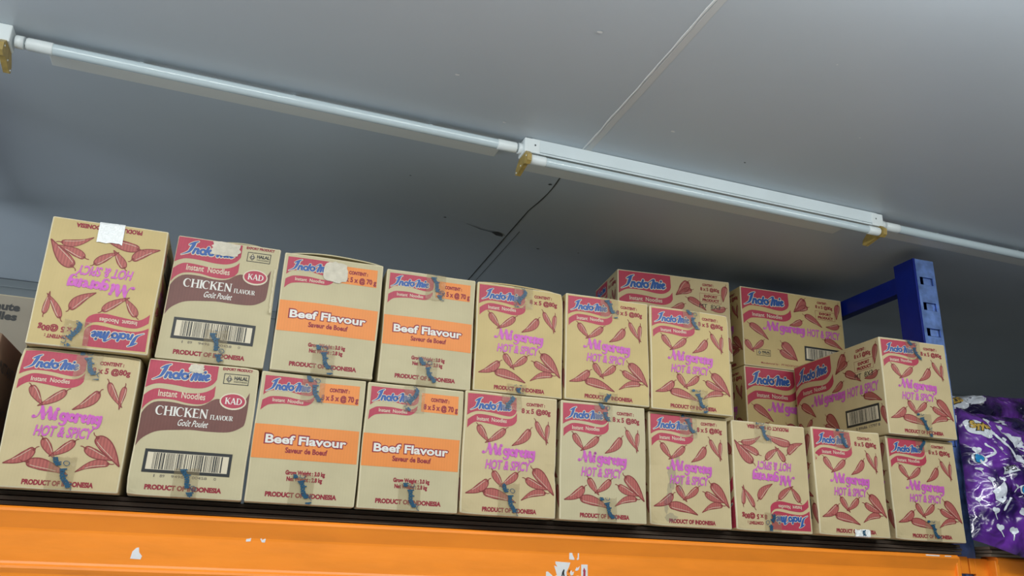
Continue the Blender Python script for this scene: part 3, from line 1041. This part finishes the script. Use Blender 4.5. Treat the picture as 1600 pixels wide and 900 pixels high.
# ------------------------------------------------------------------ the storage rack
def make_rack():
    t = thing('storage_rack', 'bolted storage rack with orange beams and blue slotted uprights under the cartons', 'storage rack', (2.185, 0.095, 0))
    ox, oy = 2.185, 0.095
    bz = Z0 - 0.030

    def part(name, bm, mats, label=None, parent=None, smooth=False):
        bm2 = bm
        bmesh.ops.translate(bm2, verts=bm2.verts, vec=(-ox, -oy, 0) if parent is None else (-ox, -oy, 0))
        return from_bm(name, bm2, t if parent is None else parent, mats, label, smooth)

    def beam(x0, x1, label):
        prof = [(0.058, 0.0), (0.050, -0.0015), (0.0455, -0.0055), (0.045, -0.011), (0.0475, -0.016), (0.0595, -0.045), (0.060, -0.050),
                (0.060, -0.112), (0.0585, -0.117), (0.0555, -0.121), (0.0545, -0.126), (0.0565, -0.131), (0.0590, -0.136), (0.060, -0.142), (0.060, -0.196), (0.064, -0.200),
                (0.104, -0.200), (0.108, -0.196), (0.108, -0.004), (0.104, 0.0)]
        bm = bmesh.new()
        add_prism_x(bm, [(y, bz + z) for y, z in prof], x0, x1)
        return part('beam', bm, ['rack_orange'], label)

    def patch(parent, shapes, name, mats, label=None):
        """flat scraps on the beam's main face: polygons in (x, z below deck), y from the beam face"""
        bm = bmesh.new()
        for pts, e, mi in shapes:
            a = [bm.verts.new((x, 0.0600 - e, Z0 + z)) for x, z in pts]
            b = [bm.verts.new((x, 0.0602, Z0 + z)) for x, z in pts]
            n = len(pts)
            f = bm.faces.new(a)
            f.material_index = mi
            for i in range(n):
                f = bm.faces.new((a[i], a[(i + 1) % n], b[(i + 1) % n], b[i]))
                f.material_index = mi
        bmesh.ops.recalc_face_normals(bm, faces=bm.faces)
        return part(name, bm, mats, label, parent)

    bl = beam(-0.84, 2.155, None)
    br = beam(2.305, 4.6, None)
    # scraps of stickers
    patch(bl, [([(-0.117, -.114), (-.110, -.106), (-.105, -.105), (-.103, -.115), (-.096, -.123), (-.098, -.130), (-.119, -.129)], .0006, 0)], 'sticker_scrap', ['paper_white'], 'single white scrap of sticker')
    patch(bl, [([(0.118, -.077), (.126, -.076), (.127, -.069), (.129, -.069), (.128, -.082), (.118, -.083)], .0006, 0)], 'sticker_scrap', ['paper_white'], 'small white sticker scrap')
    patch(bl, [([(0.148, -.069), (.151, -.071), (.153, -.078), (.158, -.075), (.161, -.073), (.160, -.083), (.153, -.083), (.149, -.076)], .0006, 0)], 'sticker_scrap', ['paper_white'], 'small white sticker scrap')
    s0 = 0.850

    def SP(px, py):     # sticker sketch (1600 x 800 units) to beam coordinates
        return (s0 + (px - 265) * 0.000130, -0.0965 - (py - 450) * 0.000133)
    w_sh = [[(455, 455), (770, 465), (735, 560), (690, 640), (700, 720), (720, 770), (440, 745), (420, 740), (490, 700), (460, 610), (430, 530), (500, 550), (460, 500)],
            [(265, 745), (265, 650), (300, 640), (370, 690), (430, 745), (410, 760)],
            [(745, 400), (750, 225), (765, 225), (775, 280), (800, 255), (815, 320), (860, 400), (850, 412), (760, 410)],
            [(900, 400), (925, 370), (925, 240), (950, 240), (950, 395), (920, 415)],
            [(870, 605), (905, 540), (925, 560), (970, 520), (945, 590), (910, 610)],
            [(880, 760), (910, 700), (960, 700), (975, 790), (900, 800)],
            [(760, 640), (800, 600), (810, 640), (850, 625), (830, 690), (780, 700)],
            [(1000, 490), (1135, 490), (1140, 800), (1000, 800)]]
    shp = [([SP(*q) for q in pts], .0006, 0) for pts in w_sh]
    for pts in ([(580, 740), (600, 640), (630, 590), (650, 600), (640, 650), (655, 750), (640, 755), (615, 680), (600, 740)], [(740, 600), (760, 590), (750, 650), (735, 640)], [(705, 700), (735, 700), (730, 740), (710, 735)]):
        shp.append(([SP(*q) for q in pts], .0010, 1))
    shp.append(([SP(*q) for q in [(1040, 765), (1045, 625), (1035, 610), (1060, 545), (1095, 605), (1090, 625), (1090, 765)]], .0010, 2))
    patch(bl, shp, 'sticker_scrap', ['paper_white', 'print_black', 'print_red'], 'torn white sticker with a red arrow')

    # connectors: an end plate on each beam, notched around the upright
    for x0, x1, nx0, nx1, b in ((2.150, 2.226, 2.196, 2.228, bl), (2.231, 2.312, 2.230, 2.252, br)):
        bm = bmesh.new()
        y0, y1 = 0.082, 0.0945
        if x0 < 2.2:
            add_box(bm, x0, nx0, y0, y1, Z0 - 0.30, Z0 - 0.032, 0.002)
            add_box(bm, nx0, x1, y0, y1, Z0 - 0.082, Z0 - 0.032, 0.002)
            add_box(bm, x0, x0 + .014, 0.05, y1, Z0 - 0.24, Z0 - 0.036, 0.002)
        else:
            add_box(bm, nx1, x1, y0, y1, Z0 - 0.30, Z0 - 0.036, 0.002)
            add_box(bm, x0, nx1, y0, y1, Z0 - 0.082, Z0 - 0.036, 0.002)
            add_box(bm, x1 - .014, x1, 0.05, y1, Z0 - 0.24, Z0 - 0.040, 0.002)
        part('beam_connector', bm, ['rack_orange'], None, b)

    # uprights: roll-formed box section with punched slots on the front
    def upright(x0, yf, yb, ztop, slots=True, front=True):
        bm = bmesh.new()
        wd, th = 0.087, 0.003
        x1 = x0 + wd
        s0_, s1_ = x0 + 0.020, x0 + 0.076
        if slots:
            pitch, sh = 0.0915, 0.028
            tops = []
            z = ztop - 0.064
            while z > Z0 + 0.3:
                tops.append(z)
                z -= pitch
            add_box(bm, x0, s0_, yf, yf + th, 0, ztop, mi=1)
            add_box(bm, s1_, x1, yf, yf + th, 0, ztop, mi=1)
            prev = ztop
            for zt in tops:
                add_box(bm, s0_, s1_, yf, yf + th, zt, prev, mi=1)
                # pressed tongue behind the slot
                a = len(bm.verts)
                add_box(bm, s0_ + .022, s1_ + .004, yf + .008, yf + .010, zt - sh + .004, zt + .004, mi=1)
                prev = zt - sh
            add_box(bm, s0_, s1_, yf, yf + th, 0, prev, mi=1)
        else:
            add_box(bm, x0, x1, yf, yf + th, 0, ztop, mi=0)
        add_box(bm, x0, x0 + th, yf + .0005, yb, 0, ztop, mi=0)
        add_box(bm, x1 - th, x1, yf + .0005, yb, 0, ztop, mi=0)
        add_box(bm, x0 + th, x1 - th, yb - th, yb, 0, ztop, mi=0)
        # rolled bead down the front corner
        add_box(bm, x0 - .002, x0 + .006, yf - .003, yf + .003, 0, ztop, bevel=.0012, mi=0)
        add_box(bm, x0 - .012, x1 + .012, yf - .02, yb + .02, 0, .006, bevel=.001, mi=0)
        part('upright', bm, ['rack_blue', 'rack_blue_lit'])
    zt = Z0 + 0.945
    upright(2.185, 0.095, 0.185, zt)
    upright(2.185, 0.85, 0.94, Z0 + 0.92, slots=False)
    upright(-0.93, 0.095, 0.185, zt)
    upright(-0.93, 0.85, 0.94, Z0 + 0.92, slots=False)
    for bx in (2.190, -0.925):
        bm = bmesh.new()
        add_box(bm, bx, bx + .04, 0.184, 0.851, Z0 + 0.845, Z0 + 0.905, 0.002)
        part('brace', bm, ['rack_blue'])
    # rear beams carry the back edge of the deck
    for x0, x1 in ((-0.843, 2.185), (2.272, 4.6)):
        bm = bmesh.new()
        add_box(bm, x0, x1, 0.86, 0.91, Z0 - 0.13, Z0 - 0.030, 0.003)
        part('beam', bm, ['rack_orange'])
    # chipped paint along the lip, right end
    bm = bmesh.new()
    for (a, b, z_, hh) in ((2.035, 2.085, -.0335, .004), (2.105, 2.128, -.034, .003)):
        add_box(bm, a, b, 0.0446, 0.0500, Z0 + z_ - hh, Z0 + z_, 0.0008)
    part('chipped_paint', bm, ['paper_white'], None, bl)


make_rack()


def make_deck(label, x0, x1, m, seed):
    t = thing('shelf_deck', label, 'shelf board', (x0, 0.045, Z0 - .03))
    for k, (a, b) in enumerate(((0, .009), (.0102, .0192), (.0204, .030))):
        bm = bmesh.new()
        add_box(bm, 0, x1 - x0, (0.004, 0.0, 0.006)[k], 0.90, a + .0004, b - .0002, 0.001)
        from_bm('board', bm, t, [m])


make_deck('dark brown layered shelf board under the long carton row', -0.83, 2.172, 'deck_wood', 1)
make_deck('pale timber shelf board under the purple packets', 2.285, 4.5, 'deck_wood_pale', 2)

# ------------------------------------------------------------------ lamps on the ceiling
SL = 0.039


def lamp_y(x):
    return -0.150 + SL * (x + 0.506)


def tube_part(t, x0, x1, y, z, r, cap, ztop_strip=None):
    bm = bmesh.new()
    add_lathe_x(bm, [(x0 + .004, r * .92), (x0 + cap, r * .92), (x1 - cap, r * .92), (x1 - .004, r * .92)], 20, 0, y, z)
    tb = from_bm('tube', bm, t, ['lamp_glass'])
    for a, b in ((x0, x0 + cap), (x1, x1 - cap)):
        s = 1 if b > a else -1
        bm = bmesh.new()
        add_lathe_x(bm, [(a - s * .008, r * .22), (a - s * .0005, r * .22), (a, r * .86), (a + s * .004, r), (b - s * .002, r), (b, r * .93)], 20, 0, y, z)
        from_bm('end_cap', bm, tb, ['lamp_cap'])


def strip_part(t, x0, x1, y0, y1):  # added flat strip standing in for a pale band behind the tube
    bm = bmesh.new()
    add_box(bm, x0, x1, y0, y1, -0.006, 0.004, 0.002)
    from_bm('pale_band', bm, t, ['band_grey'])


def slim_lamp(label, x0, x1):
    xm = (x0 + x1) / 2
    t = thing('fluorescent_lamp', label, 'ceiling lamp', (xm, lamp_y(xm), CEIL), math.atan(SL), 'row of ceiling lamps')
    h = (x1 - x0) / 2
    strip_part(t, -h + .035, h - .03, 0.035, 0.100)
    for xx in (-h * .6, 0.0, h * .6):
        bm = bmesh.new()
        add_box(bm, xx - .004, xx + .004, 0.0125, .022, -.014, 0.003, 0.001)
        from_bm('clip', bm, t, ['lamp_white'])
    tube_part(t, -h, h, 0, -0.0215, 0.0145, 0.055)
    for s in (-1, 1):
        bm = bmesh.new()
        add_lathe_x(bm, [(s * (h + .004), .0150), (s * (h + .020), .0150), (s * (h + .022), .013)], 18, 0, 0, -0.0215)
        from_bm('socket', bm, t, ['lamp_cap'])


def batten_lamp(label, x0, x1):
    xm = (x0 + x1) / 2
    t = thing('fluorescent_lamp', label, 'ceiling lamp', (xm, lamp_y(xm), CEIL), math.atan(SL), 'row of ceiling lamps')
    h = (x1 - x0) / 2
    bm = bmesh.new()
    add_prism_x(bm, [(-.024, .004), (-.024, -.030), (-.020, -.038), (.020, -.038), (.024, -.030), (.024, .004)], -h + .022, h - .022)
    add_box(bm, -h + .018, h - .018, -.0255, -.0225, -.034, -.0315, .0006, 0)
    from_bm('housing', bm, t, ['lamp_white'])
    strip_part(t, -h + .05, h - .05, 0.045, 0.145)
    tube_part(t, -h + .018, h - .018, -0.020, -0.058, 0.0135, 0.045)
    for s in (-1, 1):
        bm = bmesh.new()
        add_box(bm, min(s * h, s * (h - .045)), max(s * h, s * (h - .045)), -.026, .026, -.040, .003, .003)
        add_box(bm, s * (h - .030) - .003, s * (h - .030) + .003, -.0275, -.026, -.020, -.014, .0008, 1)
        from_bm('housing_cap', bm, t, ['lamp_cap', 'lamp_dark'])
        # yellowed twin socket plate hanging from the end
        prof = [(-.026, -.0385), (-.040, -.052), (-.038, -.071), (-.026, -.077), (-.010, -.070), (.012, -.074), (.046, -.080), (.056, -.074), (.052, -.060), (.026, -.0385)]
        bm = bmesh.new()
        a, b = s * (h - .004), s * (h - .016)
        add_prism_x(bm, prof, min(a, b), max(a, b))
        hl = from_bm('lamp_holder', bm, t, ['lamp_holder_amber'], 'yellowed amber lamp holder')
        for yy, zz in ((-.030, -.055), (.046, -.072), (.012, -.066)):
            bm = bmesh.new()
            add_lathe_x(bm, [(a - s * .001, .0022), (a + s * .0012, .0022)], 8, 0, yy, zz)
            from_bm('rivet', bm, hl, ['lamp_cap'])


batten_lamp('white batten lamp cut off by the frame, one amber holder showing at its end', -1.742, -0.532)
slim_lamp('slim white tube lamp above the brown and orange banded cartons', -0.506, 0.680)
batten_lamp('white batten lamp with amber holders at both ends and a tube slung below', 0.694, 1.912)
slim_lamp('slim white tube lamp above the blue upright, running out of the photo', 1.940, 3.13)

# ------------------------------------------------------------------ the cartons
FG = bake('goreng', front_goreng(), 247, 300)
FB = bake('beef', front_beef(), 247, 300)
FC = bake('chicken', front_chicken(), 247, 305)
SG = bake('side', side_goreng(True), 445, 300)
SN = bake('side2', side_goreng(False), 445, 300)
SPN = bake('plain', side_plain(), 445, 300)
DEP = 0.445


def grey_stain():
    p = Print()
    r = random.Random(12)
    for cx, cy, a, b in ((66, 170, 15, 40), (58, 215, 10, 30), (84, 128, 9, 16), (62, 278, 20, 12), (90, 190, 8, 24), (48, 250, 7, 22)):
        p.poly('stain_grey', 0.5 + cx * 0.002, [(cx + a * r.uniform(.6, 1.1) * math.cos(k * math.pi / 10), cy + b * r.uniform(.6, 1.1) * math.sin(k * math.pi / 10)) for k in range(20)])
    return p


ST = bake('stain', grey_stain(), 247, 300)
GAP = 0.0022

ROWLO, ROWUP = 'lower row of noodle cartons', 'upper row of noodle cartons'
# x, y, W, H, yaw, lean
LOWER = [
    ('chilli printed carton directly below the upside down one with the painted white tape glare', 'g', -.4052, .0023, .2442, .3023, -.0021, -.010, 'kraft_mid', dict(tapes=[('top', 140, 62, 1, False), ('bottom', 128, 70, 1, False)], dings=[(0, 1, .05, .006), (1, 1, .04, .004)])),
    ('brown banded chicken noodle carton in the lower row, its logo complete', 'c', -.1483, .0024, .2438, .3042, .0005, .0056, 'kraft_beige', dict(tapes=[('bottom', 122, 62, 1, False)], dings=[(0, 0, .05, .006), (1, 1, .035, .005)], residue=(88, 3, 122, 24, 'paper_torn'))),
    ('orange banded beef noodle carton in the lower row beside the brown banded one', 'b', .1009, .0059, .2474, .3026, -.0005, .0029, 'kraft_beige', dict(tapes=[('top', 122, 66, 1, False), ('bottom', 122, 66, 1, False)])),
    ('orange banded beef noodle carton in the lower row touching a chilli printed one', 'b', .3533, .0065, .2444, .3019, -.0010, .0038, 'kraft_beige', dict(tapes=[('top', 118, 66, 2, False), ('bottom', 124, 64, 1, False)])),
    ('chilli printed carton in the lower row next to an orange banded one', 'g', .6008, -.0023, .2483, .3039, -.0007, -.0009, 'kraft_mid', dict(tapes=[('top', 122, 40, 2, False), ('bottom', 122, 78, 1, False)], dings=[(0, 0, .05, .006), (1, 0.35, .05, .004)])),
    ('greyer chilli printed carton in the lower row with shiny tape folded over its top', 'g', .8600, -.0010, .2434, .3041, .0014, .0015, 'kraft_beige', dict(tapes=[('top', 122, 46, 1, False), ('bottom', 132, 60, 1, False)])),
    ('stained, crushed chilli printed carton in the lower row beside the upside down one', 'g', 1.1201, .0125, .2454, .3011, .0016, .0020, 'kraft_mid', dict(tapes=[('top', 122, 62, 1, False)], dings=[(0, .5, .09, .006), (0, 0, .06, .008)], stain=ST)),
    ('upside down chilli printed carton in the lower row', 'g', 1.3769, .0084, .2418, .2985, .0012, .0004, 'kraft_mid', dict(flip=True, tapes=[('top', 100, 58, 1, False), ('bottom', 115, 50, 2, False)], dings=[(0, 0, .05, .006)])),
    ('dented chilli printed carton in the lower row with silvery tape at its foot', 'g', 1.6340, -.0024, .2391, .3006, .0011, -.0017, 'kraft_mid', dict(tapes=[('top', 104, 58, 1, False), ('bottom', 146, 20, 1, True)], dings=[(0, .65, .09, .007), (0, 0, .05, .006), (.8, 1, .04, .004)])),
    ('chilli printed carton in the lower row standing beside the blue upright', 'g', 1.9095, .0148, .2522, .2993, -.0008, .0045, 'kraft_mid', dict(tapes=[('top', 132, 40, 2, False), ('bottom', 130, 60, 1, False)], dings=[(0, 0, .06, .008), (0, .4, .06, .004)])),
]
UPPER = [
    ('upside down chilli printed carton on the upper row with white glare painted on its tape', 'g', -.4010, -.0183, .2499, .3036, -.0039, -.0087, 'kraft_yellow', 0, dict(flip=True, right=True, tapes=[('top', 126, 50, 0, True), ('bottom', 96, 62, 2, False)])),
    ('brown banded chicken noodle carton with its logo half torn away', 'c', -.1380, .0019, .2410, .3055, .0036, .0120, 'kraft_beige', 1, dict(tapes=[('bottom', 128, 78, 1, False)], residue=(80, 1, 150, 38, 'paper_torn'), tear=True, flap=(.45, .80, .004, 0))),
    ('orange banded beef noodle carton with a torn paper patch on its logo', 'b', .1173, -.0053, .2465, .2997, -.0022, .0026, 'kraft_beige', 2, dict(tapes=[('bottom', 122, 72, 1, False)], residue=(98, 8, 158, 64, 'paper_torn'), flap=(.06, .98, .010, 0), dings=[(1, .05, .05, .004)])),
    ('orange banded beef noodle carton on the upper row, blue lettered tape across its logo', 'b', .3759, .0013, .2380, .2976, -.0018, -.0045, 'kraft_beige', 3, dict(tapes=[('top', 135, 72, 1, False), ('bottom', 126, 74, 1, False)], dings=[(.15, .2, .03, .003)])),
    ('chilli printed carton in the upper row next to an orange banded one', 'g', .6196, .0, .2444, .2946, .0015, -.0040, 'kraft_yellow', 4, dict(tapes=[('top', 130, 62, 2, False), ('bottom', 118, 26, 1, False)], flap=(.02, .9, .005, 0), dings=[(1, 1, .04, .005)])),
    ('chilli printed carton at the middle of a run of three on the upper row', 'g', .8687, -.0071, .2475, .2952, -.0008, -.0024, 'kraft_yellow', 5, dict(tapes=[('top', 128, 60, 1, False), ('bottom', 124, 26, 2, False)])),
    ('chilli printed carton on the upper row above the stained carton', 'g', 1.1195, -.0115, .2515, .2950, -.0031, .0012, 'kraft_yellow', 6, dict(tapes=[('top', 128, 58, 1, False), ('bottom', 142, 66, 1, False)], dings=[(1, 1, .03, .003)])),
    ('front row chilli printed carton with two printed faces showing, beside the blue upright', 'g', 1.9064, -.0080, .2505, .3010, -.0180, .0026, 'kraft_mid', 9, dict(tapes=[('top', 122, 62, 1, False), ('bottom', 128, 70, 1, False)], left='stamp')),
]
PF = {'g': FG, 'b': FB, 'c': FC}
for i, (lab, kd, x, y, W, H, yaw, lean, board, kw) in enumerate(LOWER):
    kw = dict(kw)
    make_carton(lab, kd, x, y, GAP, W, DEP - .004 - y, H, yaw, lean, seed=20 + i, board=board, front=PF[kd],
                left=SN if kd == 'g' else SPN, group=ROWLO, **kw)
for i, (lab, kd, x, y, W, H, yaw, lean, board, below, kw) in enumerate(UPPER):
    kw = dict(kw)
    lf = SG if kw.pop('left', None) else (SN if kd == 'g' else SPN)
    rt = SN if kw.pop('right', None) else None
    make_carton(lab, kd, x, y, LOWER[below][5] + 2 * GAP, W, DEP - .005, H, yaw, lean, seed=50 + i, board=board, front=PF[kd],
                left=lf, right=rt, group=ROWUP, **kw)

# cartons stacked sideways behind the front rows
BACKG = 'cartons stacked sideways behind the front rows'
BW, BH = 0.44, 0.298
for k in range(3):
    lab = ['plain kraft carton at the foot of the rear stack behind the middle of the row', 'kraft carton holding up the long faced one above the stained carton',
           'long faced carton peeking over the upper row with a black stamped date'][k]
    make_carton(lab, 'g', 1.250 + (0, .004, 0)[k], .478, GAP + k * (BH + GAP), .430, .247, BH, (-.02, -.03, -.075)[k], 0, seed=80 + k, board='kraft_mid', face='side',
                front=SG if k == 2 else None, left=FG if k == 2 else None, group=BACKG)
for k in range(3):
    lab = ['plain kraft carton at the foot of the rear stack nearest the blue upright', 'long faced carton half hidden behind the one with its long side showing',
           'topmost rear carton turned sideways with barcode, touching the blue brace'][k]
    make_carton(lab, 'g', 1.735 + (0, -.002, 0)[k], .462, GAP + k * (BH + GAP), BW, .247, BH, (-.004, 0, -.006)[k], 0, seed=90 + k, board='kraft_yellow', face='side',
                front=SN if k else None, left=FG if k else None, group=BACKG)


# cartons at the far left
def blank_print(lines):
    p = Print()
    for s, u0, vb, u1, vt, m, b in lines:
        p.text(m, 0, s, u0, vb, u1, vt, bold=b)
    return p


PM = [bake('minute%d' % i, blank_print([q]), 247, 300) for i, q in enumerate((
    ('2-minute', 112, 50, 216, 24, 'print_black', .05), ('noodles', 122, 80, 214, 54, 'print_black', .05)))]
PS = [bake('sidetext%d' % i, blank_print([q]), 445, 300) for i, q in enumerate((
    ('INSTANT NOODLES', 40, 70, 330, 48, 'print_black', .02), ('CONTENT 40 PACKS', 40, 150, 300, 136, 'print_black', .01),
    ('KEEP DRY', 40, 190, 200, 176, 'print_black', .01), ('THIS SIDE UP', 40, 230, 240, 216, 'print_black', .01)))]
LEFTG = 'cartons beyond the end of the printed rows'
make_carton('grey-brown carton lettered in black about minute noodles, behind the dark sided carton', 'p', -.812, .46, GAP * 2 + .27, .30, .32, .268, 0, 0, seed=101, board='kraft_grey', front=PM, group=LEFTG)
make_carton('plain carton hidden below the grey-brown minute noodles carton', 'p', -.790, .465, GAP, .30, .32, .27, 0, 0, seed=102, board='kraft_grey', group=LEFTG)
make_carton('carton with its shaded side painted dark beside the end of the printed rows', 'p', -.735, .0, GAP, .283, .42, .326, 0, 0, seed=103, board='kraft_shaded', right=PS, group=LEFTG)


# ------------------------------------------------------------------ purple packets in the next bay
def make_bag(label, c, rot, Wd, Hd, T, seed, m='bag_purple', decor=(), seal=True):
    """pillow packet in its own x (width) / z (height) plane, thickness along y; c is the centre"""
    t = thing('snack_packet', label, 'snack packet', c, 0, 'purple packets in the next bay')
    t.rotation_euler = rot
    nu, nv = 56, 44

    def surf(u, v, s):
        e = max(0.0, math.sin(math.pi * min(1, max(0, u)))) ** 0.5 * max(0.0, math.sin(math.pi * min(1, max(0, v)))) ** 0.55
        px, pz = (u - .5) * Wd, (v - .5) * Hd
        f = Vector((px * 11 + seed * 5, pz * 11, s * 3.0 + seed))
        g = noise.noise(f) * 0.6 + (0.5 - 1.6 * abs(noise.noise(f * 1.7 + Vector((3, 1, 2))))) * 0.6 + (0.3 - abs(noise.noise(f * 4.1))) * 0.3
        rid = abs(noise.noise(Vector((px * 5 - pz * 9 + seed, px * 4 + pz * 4, seed * 2.0)) * 2.0))
        d = T / 2 * e * (1 + 0.35 * g) - 0.16 * T * e * (1 - min(1, rid * 5)) * 0.6
        ed = 0.012 * noise.noise(Vector((px * 7, pz * 7, seed * 1.7)))
        return Vector((px + ed * (abs(v - .5) * 2), s * d, pz + ed * (abs(u - .5) * 2)))
    vs, fs = [], []
    for s in (-1, 1):
        o = len(vs)
        for j in range(nv + 1):
            for i in range(nu + 1):
                vs.append(surf(i / nu, j / nv, s))
        for j in range(nv):
            for i in range(nu):
                a = o + j * (nu + 1) + i
                q = (a, a + 1, a + nu + 2, a + nu + 1)
                fs.append(q if s < 0 else q[::-1])
    me = bpy.data.meshes.new('packet_film')
    me.from_pydata([tuple(v) for v in vs], [], fs)
    for p in me.polygons:
        p.use_smooth = True
    film = link('packet_film', me, t, [m])
    if seal:
        for s in (-1, 1):
            vs, fs = [], []
            n = 60
            for i in range(n + 1):
                k = i / n
                for q in range(2):
                    xx = s * (Wd / 2 + (-.004 + .028 * q))
                    vs.append((xx + .002 * math.sin(9 * k + seed), 0.0022 * math.sin(i * 1.57) + .006 * math.sin(5 * k + seed), (k - .5) * Hd * .94))
            for i in range(n):
                fs.append((2 * i, 2 * i + 1, 2 * i + 3, 2 * i + 2))
            me = bpy.data.meshes.new('crimped_seal')
            me.from_pydata(vs, [], fs)
            link('crimped_seal', me, t, ['bag_cloud'], 'pale ridged end seal')
    for name, pr in decor:
        A = MeshAcc()
        for mm, k, pv, pf in pr.shapes:
            bm = bmesh.new()
            vv = [bm.verts.new((a, b, 0)) for a, b in pv]
            for f in pf:
                try:
                    bm.faces.new([vv[i] for i in f])
                except ValueError:
                    pass
            for axis in (0, 1):
                lo = min(q[axis] for q in pv)
                hi = max(q[axis] for q in pv)
                c0 = math.floor(lo / 8) * 8
                while c0 < hi:
                    co = [0, 0, 0]
                    co[axis] = c0
                    no = [0, 0, 0]
                    no[axis] = 1
                    bmesh.ops.bisect_plane(bm, geom=bm.verts[:] + bm.edges[:] + bm.faces[:], dist=1e-5, plane_co=co, plane_no=no)
                    c0 += 8
            bmesh.ops.triangulate(bm, faces=bm.faces[:])
            bm.verts.index_update()
            out = []
            for v in bm.verts:
                q = surf(v.co.x / (Wd * 1000), 1 - v.co.y / (Hd * 1000), -1)
                out.append((q.x, q.y - .0016 - .0008 * k, q.z))
            A.add(out, [tuple(v.index for v in f.verts) for f in bm.faces], [A.mi(mm)] * len(bm.faces))
            bm.free()
        A.build(name, film)
    return t


def cloud(p, u, v, s, seed, m='bag_cloud', layer=0):
    r = random.Random(seed)
    N = 40
    pts = []
    for k in range(N):
        a = 2 * math.pi * k / N
        f = 1 + 0.18 * abs(math.sin(a * 2.5 + seed)) + r.uniform(-.03, .03)
        pts.append((u + s * f * math.cos(a), v + s * 0.62 * f * math.sin(a)))
    p.poly(m, layer, pts)


def lolly(p, u, v, s, ang):
    for sgn in (-1, 1):
        p.disc('bag_cloud', 0, u + sgn * s * .45, v, s * .62, s * .62, 16)
    p.poly('bag_cloud', 0, [(u - s * 1.0, v + s * .2), (u + s * 1.0, v + s * .2), (u, v + s * 1.2)])
    p.ribbon('bag_cloud', 0, [(u, v + s * .6, s * .28), (u + math.sin(ang) * s * 2.4, v + s * .6 + math.cos(ang) * s * 1.8, s * .24)], smooth=False)


def ball(p, u, v, s):
    p.disc('bag_cloud', 0, u, v, s * 1.6, s * 1.15, 20)
    p.ring('bag_black', 1, u, v, s * 1.1, s * .18)
    p.disc('bag_blue', 1, u, v, s, s, 20)
    p.ribbon('bag_cloud', 2, [(u + s * .2, v + s * .5, s * .4), (u + s * 1.6, v + s * 1.9, s * .4)], smooth=False)


def gold_word(p, s, u0, vb, u1, vt, slope=0.0):
    p.text('bag_black', 1, s, u0, vb, u1, vt, bold=0.13, grow=3, slope=slope)
    p.text('bag_gold', 2, s, u0, vb, u1, vt, bold=0.05, slope=slope)


d1 = Print()
cloud(d1, 62, 66, 46, 2)
gold_word(d1, 'Syyis', 30, 84, 104, 46, -0.25)
lolly(d1, 36, 150, 13, -.2)
ball(d1, 40, 178, 15)
for u, v, s, a in ((120, 120, 11, .4), (150, 30, 12, 0), (108, 16, 11, .3), (210, 95, 16, .2), (230, 200, 12, .3), (262, 250, 16, 0)):
    lolly(d1, u, v, s, a)
ball(d1, 182, 252, 15)
d1.ribbon('bag_cloud', 0, [(112, 70, 9), (150, 110, 10), (190, 165, 11), (240, 205, 11)], n=8)
d1.ribbon('bag_cloud', 0, [(70, 122, 8), (88, 150, 8), (60, 172, 6)], n=8)
d1.poly('bag_cloud', 0, [(160, 62), (210, 55), (222, 74), (176, 104)])
d1.poly('bag_cloud', 0, [(60, 290), (92, 258), (104, 246), (102, 300), (88, 322), (70, 310)])
d1.ribbon('bag_cloud', 0, [(112, 300, 6), (96, 338, 6)], smooth=False)
d1.poly('bag_cloud', 1, [(106, 196), (150, 176), (158, 196), (112, 218)])
d1.text('bag_black', 2, 'BITES', 112, 210, 150, 192, slope=-0.42, bold=0.03)
d1.poly('bag_cloud', 0, [(170, 350), (190, 345), (204, 372), (222, 352), (230, 366), (214, 388), (204, 384), (192, 372)])
for u, v, s, a in ((60, 250, 10, .2), (150, 245, 9, -.3), (70, 345, 11, .3), (130, 390, 12, 0), (36, 215, 9, .2), (280, 130, 14, .2), (250, 330, 12, -.2), (300, 320, 13, .1), (24, 320, 8, .1)):
    lolly(d1, u, v, s, a)
rb = random.Random(4)
for k in range(16):
    u, v = rb.uniform(20, 330), rb.uniform(20, 420)
    if not (18 < u < 135 and 30 < v < 105) and not (95 < u < 165 and 170 < v < 225):
        lolly(d1, u, v, rb.uniform(7, 13), rb.uniform(-.6, .6))
for k in range(5):
    cloud(d1, rb.uniform(160, 320), rb.uniform(120, 420), rb.uniform(12, 22), k)
d1.poly('bag_cloud', 0, [(228, 120), (262, 96), (270, 120), (244, 140)])
d1.ribbon('bag_cloud', 0, [(200, 230, 5), (222, 270, 5)], smooth=False)
d2 = Print()
cloud(d2, 60, 40, 26, 3)
for u, v, s, a in ((80, 70, 13, .5), (150, 36, 11, .2), (230, 60, 14, .1)):
    lolly(d2, u, v, s, a)
d2.poly('bag_cloud', 0, [(110, 80), (180, 60), (240, 62), (180, 72)])
d3 = Print()
cloud(d3, 42, 46, 26, 5)
cloud(d3, 150, 44, 62, 6)
cloud(d3, 250, 34, 50, 8)
gold_word(d3, 'ZIZIS', 122, 62, 196, 34, -0.12)

make_bag('big front purple packet with gold lettering and white sweets printed on it', (2.462, .045, Z0 + .170), (math.radians(-13), math.radians(14), math.radians(-3)), .47, .45, .12, 2, 'bag_purple', [('printed_lettering', d1)], seal=False)
make_bag('glossy purple packet with a pale crimped end, between the other two', (2.53, .215, Z0 + .385), (math.radians(-22), math.radians(-2), 0), .42, .15, .12, 5, 'bag_purple', [('printed_lettering', d2)])
make_bag('topmost dark purple packet with a white cloud and gold lettering', (2.68, .355, Z0 + .500), (math.radians(-30), math.radians(-5), 0), .62, .14, .10, 8, 'bag_purple_dark', [('printed_lettering', d3)], seal=False)
